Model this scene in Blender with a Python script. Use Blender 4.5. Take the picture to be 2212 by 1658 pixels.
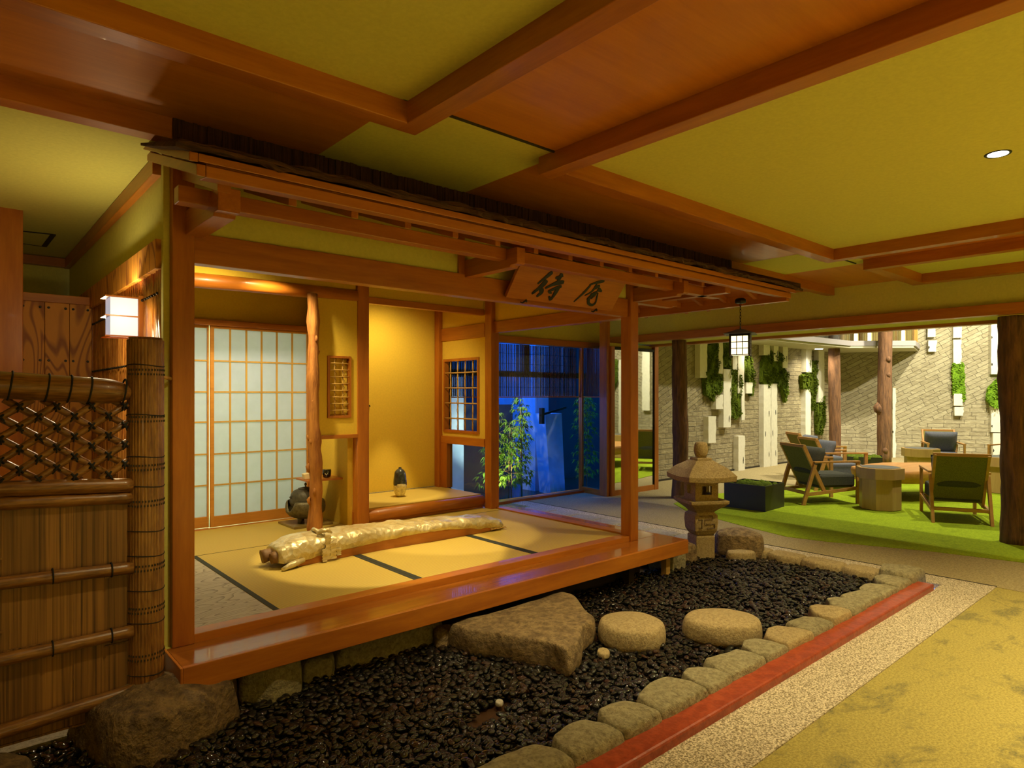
import bpy, bmesh, math, random
import numpy as np
from mathutils import Vector, Matrix, noise
for _o in list(bpy.data.objects): bpy.data.objects.remove(_o)
S = bpy.context.scene
COL = S.collection
R = math.radians
rng = random.Random(7)

# ------------------------------------------------------------------ camera
F, CX, HY, CAMH = 1402.0, 1106.0, 853.0, 1.35
cam_d = bpy.data.cameras.new('camera'); cam = bpy.data.objects.new('camera', cam_d); COL.objects.link(cam)
cam_d.sensor_width = 36; cam_d.lens = F / 2212 * 36
cam_d.shift_y = (HY - 829) / 2212
cam.location = (0, 0, CAMH)
cam.rotation_euler = (R(90), 0, -math.atan2(.657, .7539))
cam_d.clip_start = .05; cam_d.clip_end = 200
S.camera = cam

# ------------------------------------------------------------------ world (blue dusk)
w = bpy.data.worlds.new('dusk'); S.world = w; w.use_nodes = True
bg = w.node_tree.nodes['Background']
bg.inputs[0].default_value = (.006, .115, .62, 1); bg.inputs[1].default_value = 3.4

# ------------------------------------------------------------------ colour management
vs = S.view_settings
vs.view_transform = 'Standard'; vs.look = 'None'; vs.gamma = 1; vs.use_curve_mapping = False
vs.exposure = 1.02
cy = S.cycles
cy.max_bounces = 7; cy.diffuse_bounces = 4; cy.glossy_bounces = 4; cy.transmission_bounces = 6; cy.transparent_max_bounces = 12
cy.sample_clamp_indirect = 4; cy.caustics_reflective = False; cy.caustics_refractive = False
cy.use_denoising = True

# ------------------------------------------------------------------ lights
WARM = (1, .76, .34); WARM2 = (1, .82, .42); NEUT = (1, .90, .66)
def spot(name, loc, target, power, size=60, blend=.5, col=WARM, rad=.03):
    d = bpy.data.lights.new(name, 'SPOT'); o = bpy.data.objects.new(name, d); COL.objects.link(o)
    o.location = loc; d.energy = power; d.spot_size = R(size); d.spot_blend = blend; d.color = col; d.shadow_soft_size = rad
    o.rotation_euler = (Vector(target) - Vector(loc)).to_track_quat('-Z', 'Y').to_euler()
    return o
def point(name, loc, power, col=WARM, rad=.03):
    d = bpy.data.lights.new(name, 'POINT'); o = bpy.data.objects.new(name, d); COL.objects.link(o)
    o.location = loc; d.energy = power; d.color = col; d.shadow_soft_size = rad
    return o
# hall downlights (their fixtures are built with the ceiling)
HALL_DL = [(3.73, .80, 130), (3.73, -1.3, 270), (3.0, -3.0, 300), (6.35, -.9, 200), (-.6, -.9, 130), (.7, -2.4, 230), (-2.2, .3, 90), (4.7, -2.6, 300)]
for x, y, p in HALL_DL:
    if p: spot('hall_downlight_lamp', (x, y, 2.46), (x, y, 0), p, 104, .75, WARM2, .05)
# unseen fill lights added behind the viewer to lift the hall
for x, y, p in [(.3, -3.2, 8), (5.2, -3.2, 10)]:
    point('hall_fill_light', (x, y, .95), p, WARM2, .22)
# tea room spots
spot('tea_room_spot', (2.25, 3.72, 2.28), (2.25, 3.88, .3), 70, 47, .18, WARM2, .012)
spot('tea_room_spot', (1.75, 4.5, 2.28), (1.9, 5.25, .3), 36, 110, .8, WARM2, .02)  # wide fill spot added to brighten the back of the room
spot('tea_room_spot', (3.1, 3.9, 2.28), (2.95, 4.05, .3), 40, 40, .3, WARM2, .012)
spot('tea_room_spot', (1.25, 4.2, 2.28), (1.5, 5.4, 1.0), 24, 110, .8, WARM2, .03)  # fill spot added to light the screens from the front
spot('alcove_spot', (3.30, 5.0, 2.26), (3.22, 5.30, .42), 60, 30, .5, WARM2, .01)
spot('alcove_spot', (3.0, 4.95, 2.28), (3.2, 5.5, 1.0), 24, 130, .9, WARM2, .03)
# spots on garden
spot('tea_room_spot', (2.6, 3.45, 2.30), (2.5, 3.9, .3), 14, 125, .9, WARM, .04)  # wide fill spot added inside the tea room
spot('garden_spot', (2.35, 1.9, 2.44), (2.6, 2.6, 0), 62, 66, .8, WARM2, .02)
spot('garden_spot', (1.05, 1.75, 2.47), (1.3, 2.8, 0), 30, 80, .8, WARM2, .02)
spot('garden_spot', (4.7, 1.9, 2.38), (4.8, 3.0, 0), 40, 80, .7, WARM2, .02)
spot('garden_spot', (5.9, 3.4, 2.38), (5.35, 3.9, 0), 45, 70, .6, NEUT, .02)
spot('garden_spot', (5.0, 1.2, 2.40), (5.2, 1.5, 0), 26, 70, .7, WARM2, .02)
# lounge lamps high up
for x, y, p, tx, ty, tz in [(9.3, 3.6, 170, 9.6, 6.15, 1.3), (11.6, 3.6, 210, 12.0, 6.15, 1.3), (13.0, 2.6, 560, 15.6, 4.9, 1.6),
                            (12.6, .4, 700, 16.6, 3.0, 1.6), (9.0, 3.0, 260, 9.3, 3.0, 0), (8.2, 1.2, 230, 8.2, 1.6, 0), (12.0, 3.4, 330, 12.5, 3.8, 0), (11.8, -.6, 420, 15.0, -1.6, 1.2)]:
    spot('lounge_spot', (x, y, 4.7), (tx, ty, tz), p, 95, .8, (1, .93, .70), .06)
# cool area light added behind the paper screens so they look backlit
d = bpy.data.lights.new('screen_back_light', 'AREA'); o = bpy.data.objects.new('screen_back_light', d); COL.objects.link(o)
d.shape = 'RECTANGLE'; d.size = 1.6; d.size_y = 1.7; d.energy = 60; d.color = (.50, .60, 1); o.location = (1.6, 6.0, 1.1); o.rotation_euler = (R(90), 0, 0)
# garden uplight on the bamboo, and a spot added above to brighten leaves
spot('bamboo_spot', (5.3, 6.40, 1.96), (5.7, 6.75, .6), 60, 74, .8, (1, .95, .55), .02)
spot('bamboo_spot', (5.15, 6.38, .02), (5.75, 6.85, 1.0), 80, 90, .8, (1, .95, .55), .02)

# ------------------------------------------------------------------ node helpers / materials
MATS = {}
class NT:
    def __init__(s, name):
        s.m = bpy.data.materials.new(name); s.m.use_nodes = True
        s.t = s.m.node_tree; s.b = s.t.nodes['Principled BSDF']
        s.tc = s.t.nodes.new('ShaderNodeTexCoord')
    def n(s, typ, **kw):
        nd = s.t.nodes.new('ShaderNode' + typ)
        for k, v in kw.items():
            if hasattr(nd, k): setattr(nd, k, v)
            else: nd.inputs[k.replace('_', ' ')].default_value = v
        return nd
    def l(s, a, b): s.t.links.new(a, b)
    def mapping(s, scale=(1, 1, 1), rot=(0, 0, 0), loc=(0, 0, 0), src=None):
        m = s.n('Mapping'); m.inputs['Scale'].default_value = scale; m.inputs['Rotation'].default_value = rot; m.inputs['Location'].default_value = loc
        s.l(src or s.tc.outputs['Object'], m.inputs[0]); return m.outputs[0]
    def noise(s, vec, scale=5, detail=4, rough=.5, dist=0):
        nd = s.n('TexNoise'); nd.inputs['Scale'].default_value = scale; nd.inputs['Detail'].default_value = detail
        nd.inputs['Roughness'].default_value = rough; nd.inputs['Distortion'].default_value = dist
        s.l(vec, nd.inputs['Vector']); return nd.outputs['Fac']
    def ramp(s, fac, stops):
        r = s.n('ValToRGB'); e = r.color_ramp.elements
        while len(e) < len(stops): e.new(.5)
        for i, (p, c) in enumerate(stops): e[i].position = p; e[i].color = (*c, 1) if len(c) == 3 else c
        s.l(fac, r.inputs[0]); return r.outputs[0]
    def math(s, op, a, b=None, c=None):
        m = s.n('Math'); m.operation = op
        for i, v in enumerate((a, b, c)):
            if v is None: continue
            if isinstance(v, (int, float)): m.inputs[i].default_value = v
            else: s.l(v, m.inputs[i])
        return m.outputs[0]
    def mix(s, fac, a, b, mode='MIX'):
        m = s.n('Mix'); m.data_type = 'RGBA'; m.blend_type = mode
        for i, v in ((0, fac), (6, a), (7, b)):
            if isinstance(v, (int, float)): m.inputs[i].default_value = v
            elif isinstance(v, tuple): m.inputs[i].default_value = (*v, 1)
            else: s.l(v, m.inputs[i])
        return m.outputs[2]
    def bump(s, h, strength=.3, dist=.01):
        b = s.n('Bump'); b.inputs['Strength'].default_value = strength; b.inputs['Distance'].default_value = dist
        s.l(h, b.inputs['Height']); s.l(b.outputs[0], s.b.inputs['Normal'])
    def base(s, c):
        if isinstance(c, tuple): s.b.inputs['Base Color'].default_value = (*c, 1)
        else: s.l(c, s.b.inputs['Base Color'])
    def set(s, rough=.5, metal=0, spec=.5, coat=0):
        s.b.inputs['Roughness'].default_value = rough; s.b.inputs['Metallic'].default_value = metal
        s.b.inputs['Specular IOR Level'].default_value = spec; s.b.inputs['Coat Weight'].default_value = coat
        return s.m
def wood(name, c1, c2, axis='x', rough=.38, fine=60, coat=.12, bump=.05):
    t = NT(name)
    st = {'x': (.6, 6, 6), 'y': (6, .6, 6), 'z': (6, 6, .6)}[axis]
    v = t.mapping(st)
    a = t.noise(v, 2.2, 5, .55, .6); b = t.noise(v, fine / 4, 3, .6)
    oi = t.n('ObjectInfo')
    f = t.math('ADD', t.math('MULTIPLY', a, .75), t.math('MULTIPLY', b, .3))
    f = t.math('ADD', f, t.math('MULTIPLY', t.math('SUBTRACT', oi.outputs['Random'], .5), .10))
    t.base(t.ramp(f, [(.30, c2), (.72, c1)]))
    t.bump(b, bump, .004)
    return t.set(rough, coat=coat)
def grainy(name, c1, c2, axis='z', rings=9, scale=(3.2, 3.2, .8), rough=.42, c3=None):
    """flat-sawn figure with knots"""
    t = NT(name); v = t.mapping(scale)
    a = t.noise(v, 1.0, 1.5, .4, .35)
    oi = t.n('ObjectInfo')
    r = t.math('FRACT', t.math('MULTIPLY_ADD', a, rings, t.math('MULTIPLY', oi.outputs['Random'], 3.7)))
    k = t.ramp(r, [(0, c2), (.12, c2), (.3, c1), (.8, c1), (1, c2)])
    fine = t.noise(t.mapping(tuple(x * 8 for x in scale)), 4, 3, .6)
    k = t.mix(t.math('MULTIPLY', fine, .45), k, c3 or tuple(x * .7 for x in c1))
    t.base(k); t.bump(r, .08, .003)
    return t.set(rough)
def plain(name, c, rough=.6, metal=0, spec=.5, nz=None, var=.12, coat=0, bump=0):
    t = NT(name)
    if nz:
        f = t.noise(t.mapping(), nz, 5, .6)
        t.base(t.ramp(f, [(.3, tuple(x * (1 - var) for x in c)), (.7, tuple(min(1, x * (1 + var)) for x in c))]))
        if bump: t.bump(f, bump, .01)
    else: t.base(c)
    return t.set(rough, metal, spec, coat)

M = {}
M['wood_x'] = wood('cedar_beam_x', (.50, .168, .014), (.30, .080, .007), 'x')
M['wood_y'] = wood('cedar_beam_y', (.50, .168, .014), (.30, .080, .007), 'y')
M['wood_z'] = wood('cedar_post_z', (.48, .155, .013), (.28, .070, .006), 'z')
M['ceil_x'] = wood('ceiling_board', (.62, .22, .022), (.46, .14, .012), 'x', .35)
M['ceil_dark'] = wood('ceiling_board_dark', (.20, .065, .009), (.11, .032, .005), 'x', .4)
M['deck'] = wood('polished_deck_board', (.38, .13, .018), (.24, .065, .009), 'x', .2, coat=.35)
M['olive'] = plain('olive_plaster', (.62, .57, .12), .9, nz=55, var=.06, bump=.08)
M['olive_room'] = plain('tea_room_plaster', (.70, .46, .04), .9, nz=60, var=.05, bump=.05)

M['soffit'] = plain('cream_soffit', (.50, .46, .32), .8)
M['dark'] = plain('dark_boards', (.03, .022, .01), .9)  # near-black brown for joints, rims and burnt marks
M['plank'] = grainy('knotty_cedar_plank', (.66, .27, .022), (.26, .07, .008), rings=17, scale=(4.6, 4.6, 1.1), rough=.6)
M['pale_board'] = grainy('bleached_keyaki_board', (.47, .39, .30), (.20, .15, .11), rings=24, scale=(1.8, 5.5, 3), rough=.5)
def _pale():
    t = NT('bleached_board'); v = t.mapping((1.6, 4.2, 1), loc=(.3, .2, 0))
    a = t.noise(v, 1.15, 1.2, .4, .5)
    r = t.math('FRACT', t.math('MULTIPLY', a, 26))
    k = t.ramp(r, [(0, (.17, .12, .08)), (.13, (.30, .24, .18)), (.35, (.46, .39, .31)), (1, (.50, .43, .35))])
    t.base(k); t.bump(r, .1, .002); return t.set(.5)
M['pale_board'] = _pale()
def bamboo(name, c1, c2, axis, rough=.35, sc=26):
    t = NT(name); st = {'x': (.5, 5, 5), 'z': (5, 5, .5)}[axis]
    b = t.noise(t.mapping(st), sc, 3, .6); a = t.noise(t.mapping((1, 1, 1)), 7, 4, .6)
    k = t.ramp(t.math('ADD', t.math('MULTIPLY', b, .6), t.math('MULTIPLY', a, .4)), [(.38, c2), (.6, c1)])
    t.base(k); t.bump(b, .3, .003); return t.set(rough, coat=.1)
M['bamboo_x'] = bamboo('smoked_bamboo_pole', (.30, .135, .028), (.13, .05, .010), 'x')
M['bamboo_z'] = bamboo('smoked_bamboo_post', (.34, .16, .035), (.15, .055, .012), 'z')
def _split():
    t = NT('flattened_bamboo_strips')
    v = t.mapping((26, 26, .35)); b = t.noise(v, 3, 2, .6)
    a = t.noise(t.mapping((3, 3, 1)), 3, 4, .6)
    oi = t.n('ObjectInfo')
    k = t.ramp(b, [(.34, (.03, .012, .004)), (.43, (.22, .10, .02)), (.6, (.42, .20, .045)), (.8, (.28, .12, .025))])
    k = t.mix(t.math('MULTIPLY', a, .35), k, (.16, .07, .02)); k = t.mix(t.math('MULTIPLY', oi.outputs['Random'], .75), k, (.09, .04, .010))
    t.base(k); t.bump(b, .5, .006); return t.set(.5)
M['split'] = _split()
M['clad'] = bamboo('glossy_bamboo_cladding', (.55, .23, .045), (.26, .075, .014), 'z', .22, 20)
M['cord'] = plain('black_hemp_cord', (.012, .010, .008), .8)
def _bark(name, c1, c2, sc=(9, 9, 1.2), st=1.0):
    t = NT(name); v = t.mapping(sc)
    a = t.noise(v, 3, 6, .65, .3); b = t.noise(t.mapping((2, 2, 1)), 3, 3)
    k = t.ramp(a, [(.32, c2), (.62, c1)]); k = t.mix(t.math('MULTIPLY', b, .4), k, c2)
    t.base(k); t.bump(a, st, .02); return t.set(.8)
M['bark'] = _bark('cypress_bark_trunk', (.25, .115, .042), (.07, .03, .012))
M['bark_roof'] = _bark('bark_shingle_layers', (.16, .06, .018), (.03, .012, .005), (1.5, 1.5, 24))
M['bark_v'] = _bark('bark_strips_vertical', (.13, .05, .018), (.03, .012, .005), (26, 26, 1.5))
M['burl'] = _bark('twisted_natural_log', (.52, .215, .038), (.24, .075, .014), (10, 10, 1.3), .55)
def _tatami():
    t = NT('tatami_rush'); w_ = t.n('TexWave'); w_.wave_type = 'BANDS'; w_.bands_direction = 'Y'
    w_.inputs['Scale'].default_value = 20; w_.inputs['Distortion'].default_value = .15; t.l(t.tc.outputs['Object'], w_.inputs[0])
    f = t.noise(t.mapping((3, 40, 1)), 8, 3)
    k = t.mix(w_.outputs[1], (.42, .285, .05), (.62, .44, .085)); k = t.mix(t.math('MULTIPLY', f, .3), k, (.48, .33, .06))
    t.base(k); t.bump(w_.outputs[1], .35, .004); return t.set(.6)
M['tatami'] = _tatami()
M['tatami_edge'] = plain('dark_green_tatami_border', (.018, .020, .010), .7, nz=90)
def _paper():
    t = NT('shoji_paper')
    f = t.noise(t.mapping(), 9, 4, .6)
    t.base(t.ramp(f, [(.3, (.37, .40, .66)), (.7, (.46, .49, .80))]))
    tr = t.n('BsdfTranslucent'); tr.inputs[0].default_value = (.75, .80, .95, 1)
    mx = t.n('MixShader'); mx.inputs[0].default_value = .45
    t.set(.85); out = t.t.nodes['Material Output']
    t.l(t.b.outputs[0], mx.inputs[1]); t.l(tr.outputs[0], mx.inputs[2]); t.l(mx.outputs[0], out.inputs[0]); return t.m
M['paper'] = _paper()
M['shoji_wood'] = wood('shoji_lattice_wood', (.62, .38, .10), (.45, .25, .06), 'z')
M['shoji_rail'] = wood('shoji_rail_wood', (.62, .28, .05), (.42, .16, .025), 'x')
def emis(name, c, s):
    t = NT(name); t.base(c); t.b.inputs['Emission Color'].default_value = (*c, 1); t.b.inputs['Emission Strength'].default_value = s
    return t.set(.7)
M['lamp_paper'] = emis('lit_lamp_paper', (.80, .84, 1), .22)
M['lantern_paper'] = emis('lit_lantern_paper', (1, .80, .42), 1.2)
M['lens'] = emis('downlight_lens', (1, .97, .88), 6)
M['iron'] = plain('dark_cast_iron', (.075, .065, .045), .55, .3, nz=60, var=.3, bump=.3)
M['bronze'] = plain('hammered_bronze', (.13, .105, .055), .42, .45, nz=45, var=.35, bump=.5)
M['brass_board'] = plain('lacquered_brown_board', (.20, .13, .035), .35, coat=.3)
M['black'] = plain('black_lacquer', (.006, .005, .004), .12, coat=.6)
M['ink'] = plain('dark_green_black_paint', (.008, .010, .005), .3)
M['metal_dark'] = plain('blackened_metal', (.02, .017, .012), .45, .6)
def _stone(name, c1, c2, sc=30, st=.5, rough=.85):
    t = NT(name); a = t.noise(t.mapping(), sc, 6, .7); b = t.noise(t.mapping(), 4, 5, .6)
    v = t.n('TexVoronoi'); v.inputs['Scale'].default_value = sc * 3; t.l(t.tc.outputs['Object'], v.inputs[0])
    k = t.ramp(a, [(.38, c2), (.60, c1)]); sp = t.ramp(v.outputs['Color'], [(.15, (.25, .25, .25)), (.4, (1, 1, 1))]); k = t.mix(.45, k, sp, 'MULTIPLY'); k = t.mix(t.math('MULTIPLY', b, .5), k, tuple((x + y) / 2 * .8 for x, y in zip(c1, c2)))
    t.base(k); t.bump(t.math('ADD', a, t.math('MULTIPLY', b, 1.5)), min(1, st * 1.3), .035); return t.set(rough)
M['stone_brown'] = _stone('rusty_granite', (.42, .29, .13), (.16, .10, .045), 22, .8)
M['stone_tan'] = _stone('tan_granite', (.50, .38, .18), (.30, .21, .09), 60, .35)
M['stone_grey'] = _stone('grey_green_granite', (.50, .43, .24), (.28, .235, .12), 34, .7)
M['stone_rock'] = _stone('dark_boulder', (.30, .19, .075), (.10, .06, .03), 16, .9)
M['lantern_stone'] = _stone('lantern_granite', (.54, .41, .19), (.34, .24, .10), 70, .3)
M['mortar'] = _stone('pale_mortar', (.55, .50, .40), (.38, .33, .25), 50, .4)
def _pebble():
    t = NT('glossy_black_pebble')
    at = t.n('Attribute'); at.attribute_name = 'tone'
    oi = t.n('ObjectInfo')
    f = t.math('FRACT', t.math('ADD', at.outputs['Fac'], t.math('MULTIPLY', oi.outputs['Random'], 5.3)))
    k = t.ramp(f, [(0, (.004, .004, .0035)), (.6, (.007, .006, .005)), (.85, (.012, .009, .006)), (.97, (.035, .014, .008)), (1, (.02, .016, .01))])
    t.base(k); return t.set(.09, spec=.5, coat=.3)
M['pebble'] = _pebble()
def _carpet(name, c1, c2, c3, sc=55, patch=2.2, pt=(.56, .66), st=.3):
    t = NT(name); o = t.tc.outputs['Object']
    a = t.noise(t.mapping((1, 1.0, 1)), sc, 3, .8); b = t.noise(t.mapping((1, 1.6, 1), rot=(0, 0, .6)), patch, 10, .78, .4)
    k = t.ramp(a, [(.42, c2), (.58, c1)])
    m = t.ramp(b, [(pt[0], (0, 0, 0)), (pt[1], (1, 1, 1))])
    k = t.mix(t.math('MULTIPLY', m, t.ramp(a, [(.42, (.05, .05, .05)), (.56, (.9, .9, .9))])), k, c3)
    t.base(k); t.bump(a, st, .01); return t.set(.95, spec=.15)
M['carpet_yellow'] = _carpet('yellow_mottled_carpet', (.45, .37, .105), (.30, .245, .07), (.13, .125, .065), 95, 2.3, (.53, .60))
M['carpet_green'] = _carpet('moss_green_carpet', (.33, .43, .015), (.23, .32, .010), (.09, .14, .010), 60, 2.4, (.52, .72))
M['carpet_beige'] = _carpet('beige_carpet_path', (.42, .34, .17), (.29, .23, .115), (.20, .17, .10), 70, 3.0, (.6, .8))
M['terrazzo'] = _carpet('speckled_washed_stone', (.74, .64, .46), (.20, .155, .09), (.66, .57, .40), 120, 3.0, (.6, .9), .2)
M['red_kerb'] = _carpet('red_painted_kerb', (.37, .060, .020), (.27, .040, .013), (.45, .10, .04), 18, 7, (.5, .8), .25); M['red_kerb'].node_tree.nodes['Principled BSDF'].inputs['Roughness'].default_value = .35; M['red_kerb'].node_tree.nodes['Principled BSDF'].inputs['Specular IOR Level'].default_value = .5
M['soil'] = plain('dark_brown_liner', (.05, .022, .008), .35, nz=8, var=.3)
def _moss(name, c1, c2):
    t = NT(name); a = t.noise(t.mapping(), 28, 5, .7); b = t.noise(t.mapping(), 5, 3)
    k = t.ramp(a, [(.3, c2), (.7, c1)]); k = t.mix(t.math('MULTIPLY', b, .4), k, c2)
    t.base(k); t.bump(a, .8, .03); return t.set(.9, spec=.1)
M['moss'] = _moss('preserved_moss', (.19, .25, .018), (.05, .085, .008))
M['ivy'] = _moss('bright_ivy_leaves', (.30, .50, .03), (.10, .22, .015))
M['leaf'] = _moss('bamboo_leaf', (.42, .55, .06), (.12, .24, .02))
M['white_panel'] = plain('white_plaster_plank', (.74, .71, .58), .8, nz=18, var=.06)
M['frame_wood'] = wood('ash_chair_frame', (.58, .30, .085), (.42, .19, .045), 'x', .45)
M['blue_fabric'] = plain('slate_blue_cushion', (.13, .135, .16), .95, nz=90, var=.2, spec=.1)
M['grey_fabric'] = plain('charcoal_cushion', (.070, .070, .055), .95, nz=90, var=.2, spec=.1)
M['olive_fabric'] = plain('olive_woven_back', (.17, .16, .045), .95, nz=120, var=.3, spec=.1)
M['oak'] = wood('oak_veneer', (.50, .32, .11), (.38, .22, .07), 'z', .5)
M['grey_top'] = plain('grey_stone_top', (.12, .125, .12), .5)
M['slab'] = wood('live_edge_slab', (.62, .30, .08), (.45, .19, .04), 'x', .5)
M['planter'] = plain('black_planter_metal', (.028, .026, .018), .4, nz=10)
M['beige_fascia'] = plain('grey_lilac_fascia', (.33, .30, .30), .6)
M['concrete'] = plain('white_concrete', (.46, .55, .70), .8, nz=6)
M['house'] = plain('dark_house_wall', (.05, .05, .05), .8, nz=5)
M['mirror'] = plain('mirror_glass', (.82, .84, .80), .02, 1)
def _glass():
    t = NT('window_glass'); out = t.t.nodes['Material Output']
    tr = t.n('BsdfTransparent'); tr.inputs[0].default_value = (.80, .88, .95, 1)
    gl = t.n('BsdfGlossy'); gl.inputs['Roughness'].default_value = .01
    fr = t.n('LayerWeight'); fr.inputs[0].default_value = .5
    mx = t.n('MixShader'); t.l(t.math('MULTIPLY_ADD', t.math('POWER', fr.outputs['Facing'], 5), .9, .025), mx.inputs[0]); t.l(tr.outputs[0], mx.inputs[1]); t.l(gl.outputs[0], mx.inputs[2]); t.l(mx.outputs[0], out.inputs[0]); return t.m
M['glass'] = _glass()
def _koto(name):
    t = NT(name); v = t.n('TexVoronoi'); v.inputs['Scale'].default_value = 26; t.l(t.mapping((1, 1, 1)), v.inputs[0])
    a = t.noise(t.mapping(), 10, 5, .7, .8)
    k = t.ramp(a, [(.3, (.42, .30, .12)), (.5, (.62, .50, .26)), (.7, (.72, .66, .46))])
    t.base(k); t.bump(t.math('ADD', a, v.outputs['Distance']), .6, .012); return t.set(.30, .3, coat=.5)
M['koto_skin'] = _koto('crinkled_gold_bark_cover')
M['koto_wood'] = wood('paulownia_body', (.52, .20, .035), (.36, .11, .018), 'x', .4)
M['vase_top'] = plain('dark_glaze', (.035, .04, .04), .12, nz=25, var=.8, coat=.5)
M['vase_bottom'] = plain('pale_gold_glaze', (.78, .66, .36), .2, nz=45, var=.35, coat=.5)
M['ceramic'] = plain('cream_paper_box', (.72, .58, .34), .6)

def brick_mat(name, c1, c2, mort, u0, v0, k, rot, left=False):
    t = NT(name); o = t.tc.outputs['Object']
    sx = t.n('SeparateXYZ'); t.l(o, sx.inputs[0])
    def br(rz, off):
        r = t.n('CombineXYZ')
        rotv = t.n('VectorRotate'); rotv.rotation_type = 'Z_AXIS'; rotv.inputs['Angle'].default_value = rz
        t.l(sx.outputs[0], r.inputs[0]); t.l(sx.outputs[2], r.inputs[1]); t.l(r.outputs[0], rotv.inputs['Vector'])
        b = t.n('TexBrick'); b.offset = .37; b.offset_frequency = 3; b.squash = .8; b.squash_frequency = 2
        b.inputs['Scale'].default_value = 1; b.inputs['Brick Width'].default_value = .36; b.inputs['Row Height'].default_value = .083
        b.inputs['Mortar Size'].default_value = .005; b.inputs['Mortar Smooth'].default_value = .6; b.inputs['Bias'].default_value = 0
        b.inputs['Color1'].default_value = (*c1, 1); b.inputs['Color2'].default_value = (*c2, 1); b.inputs['Mortar'].default_value = (*mort, 1)
        t.l(rotv.outputs[0], b.inputs['Vector']); return b
    b1 = br(0, 0); b2 = br(rot, 0)
    d = t.math('ABSOLUTE', t.math('SUBTRACT', sx.outputs[0], u0))
    msk = t.math('GREATER_THAN', t.math('SUBTRACT', sx.outputs[2], t.math('MULTIPLY', d, k)), v0)
    if left:
        # diagonal courses only left of a slanting line
        msk = t.math('GREATER_THAN', t.math('SUBTRACT', sx.outputs[2], t.math('MULTIPLY', t.math('SUBTRACT', sx.outputs[0], u0), k)), v0)
    col = t.mix(msk, b1.outputs['Color'], b2.outputs['Color'])
    nz = t.noise(t.mapping((1, 1, 1)), 9, 5, .65)
    nz2 = t.noise(t.mapping((3.2, 1, 9)), 2.1, 2, .5); col = t.mix(t.math('MULTIPLY', nz, .5), col, tuple(x * .62 for x in c1)); col = t.mix(t.ramp(nz2, [(.5, (0, 0, 0)), (.72, (.6, .6, .6))]), col, tuple(min(1, x * 1.25) for x in c1))
    t.base(col)
    fac = t.math('ADD', t.math('MULTIPLY', b1.outputs['Fac'], t.math('SUBTRACT', 1, msk)), t.math('MULTIPLY', b2.outputs['Fac'], msk))
    wv = t.noise(t.mapping((5, 5, 11)), 2.2, 3, .6)
    t.bump(t.math('ADD', t.math('MULTIPLY', fac, -1), t.math('MULTIPLY', wv, .7)), .8, .035)
    return t.set(.75)
M['brick_left'] = brick_mat('split_face_brick_left', (.40, .34, .20), (.27, .22, .125), (.10, .08, .045), 1.2, .95, .30, -.42, True)
M['brick_right'] = brick_mat('split_face_brick_right', (.42, .37, .235), (.30, .255, .15), (.12, .095, .055), .84, .30, .52, -.50)

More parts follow.
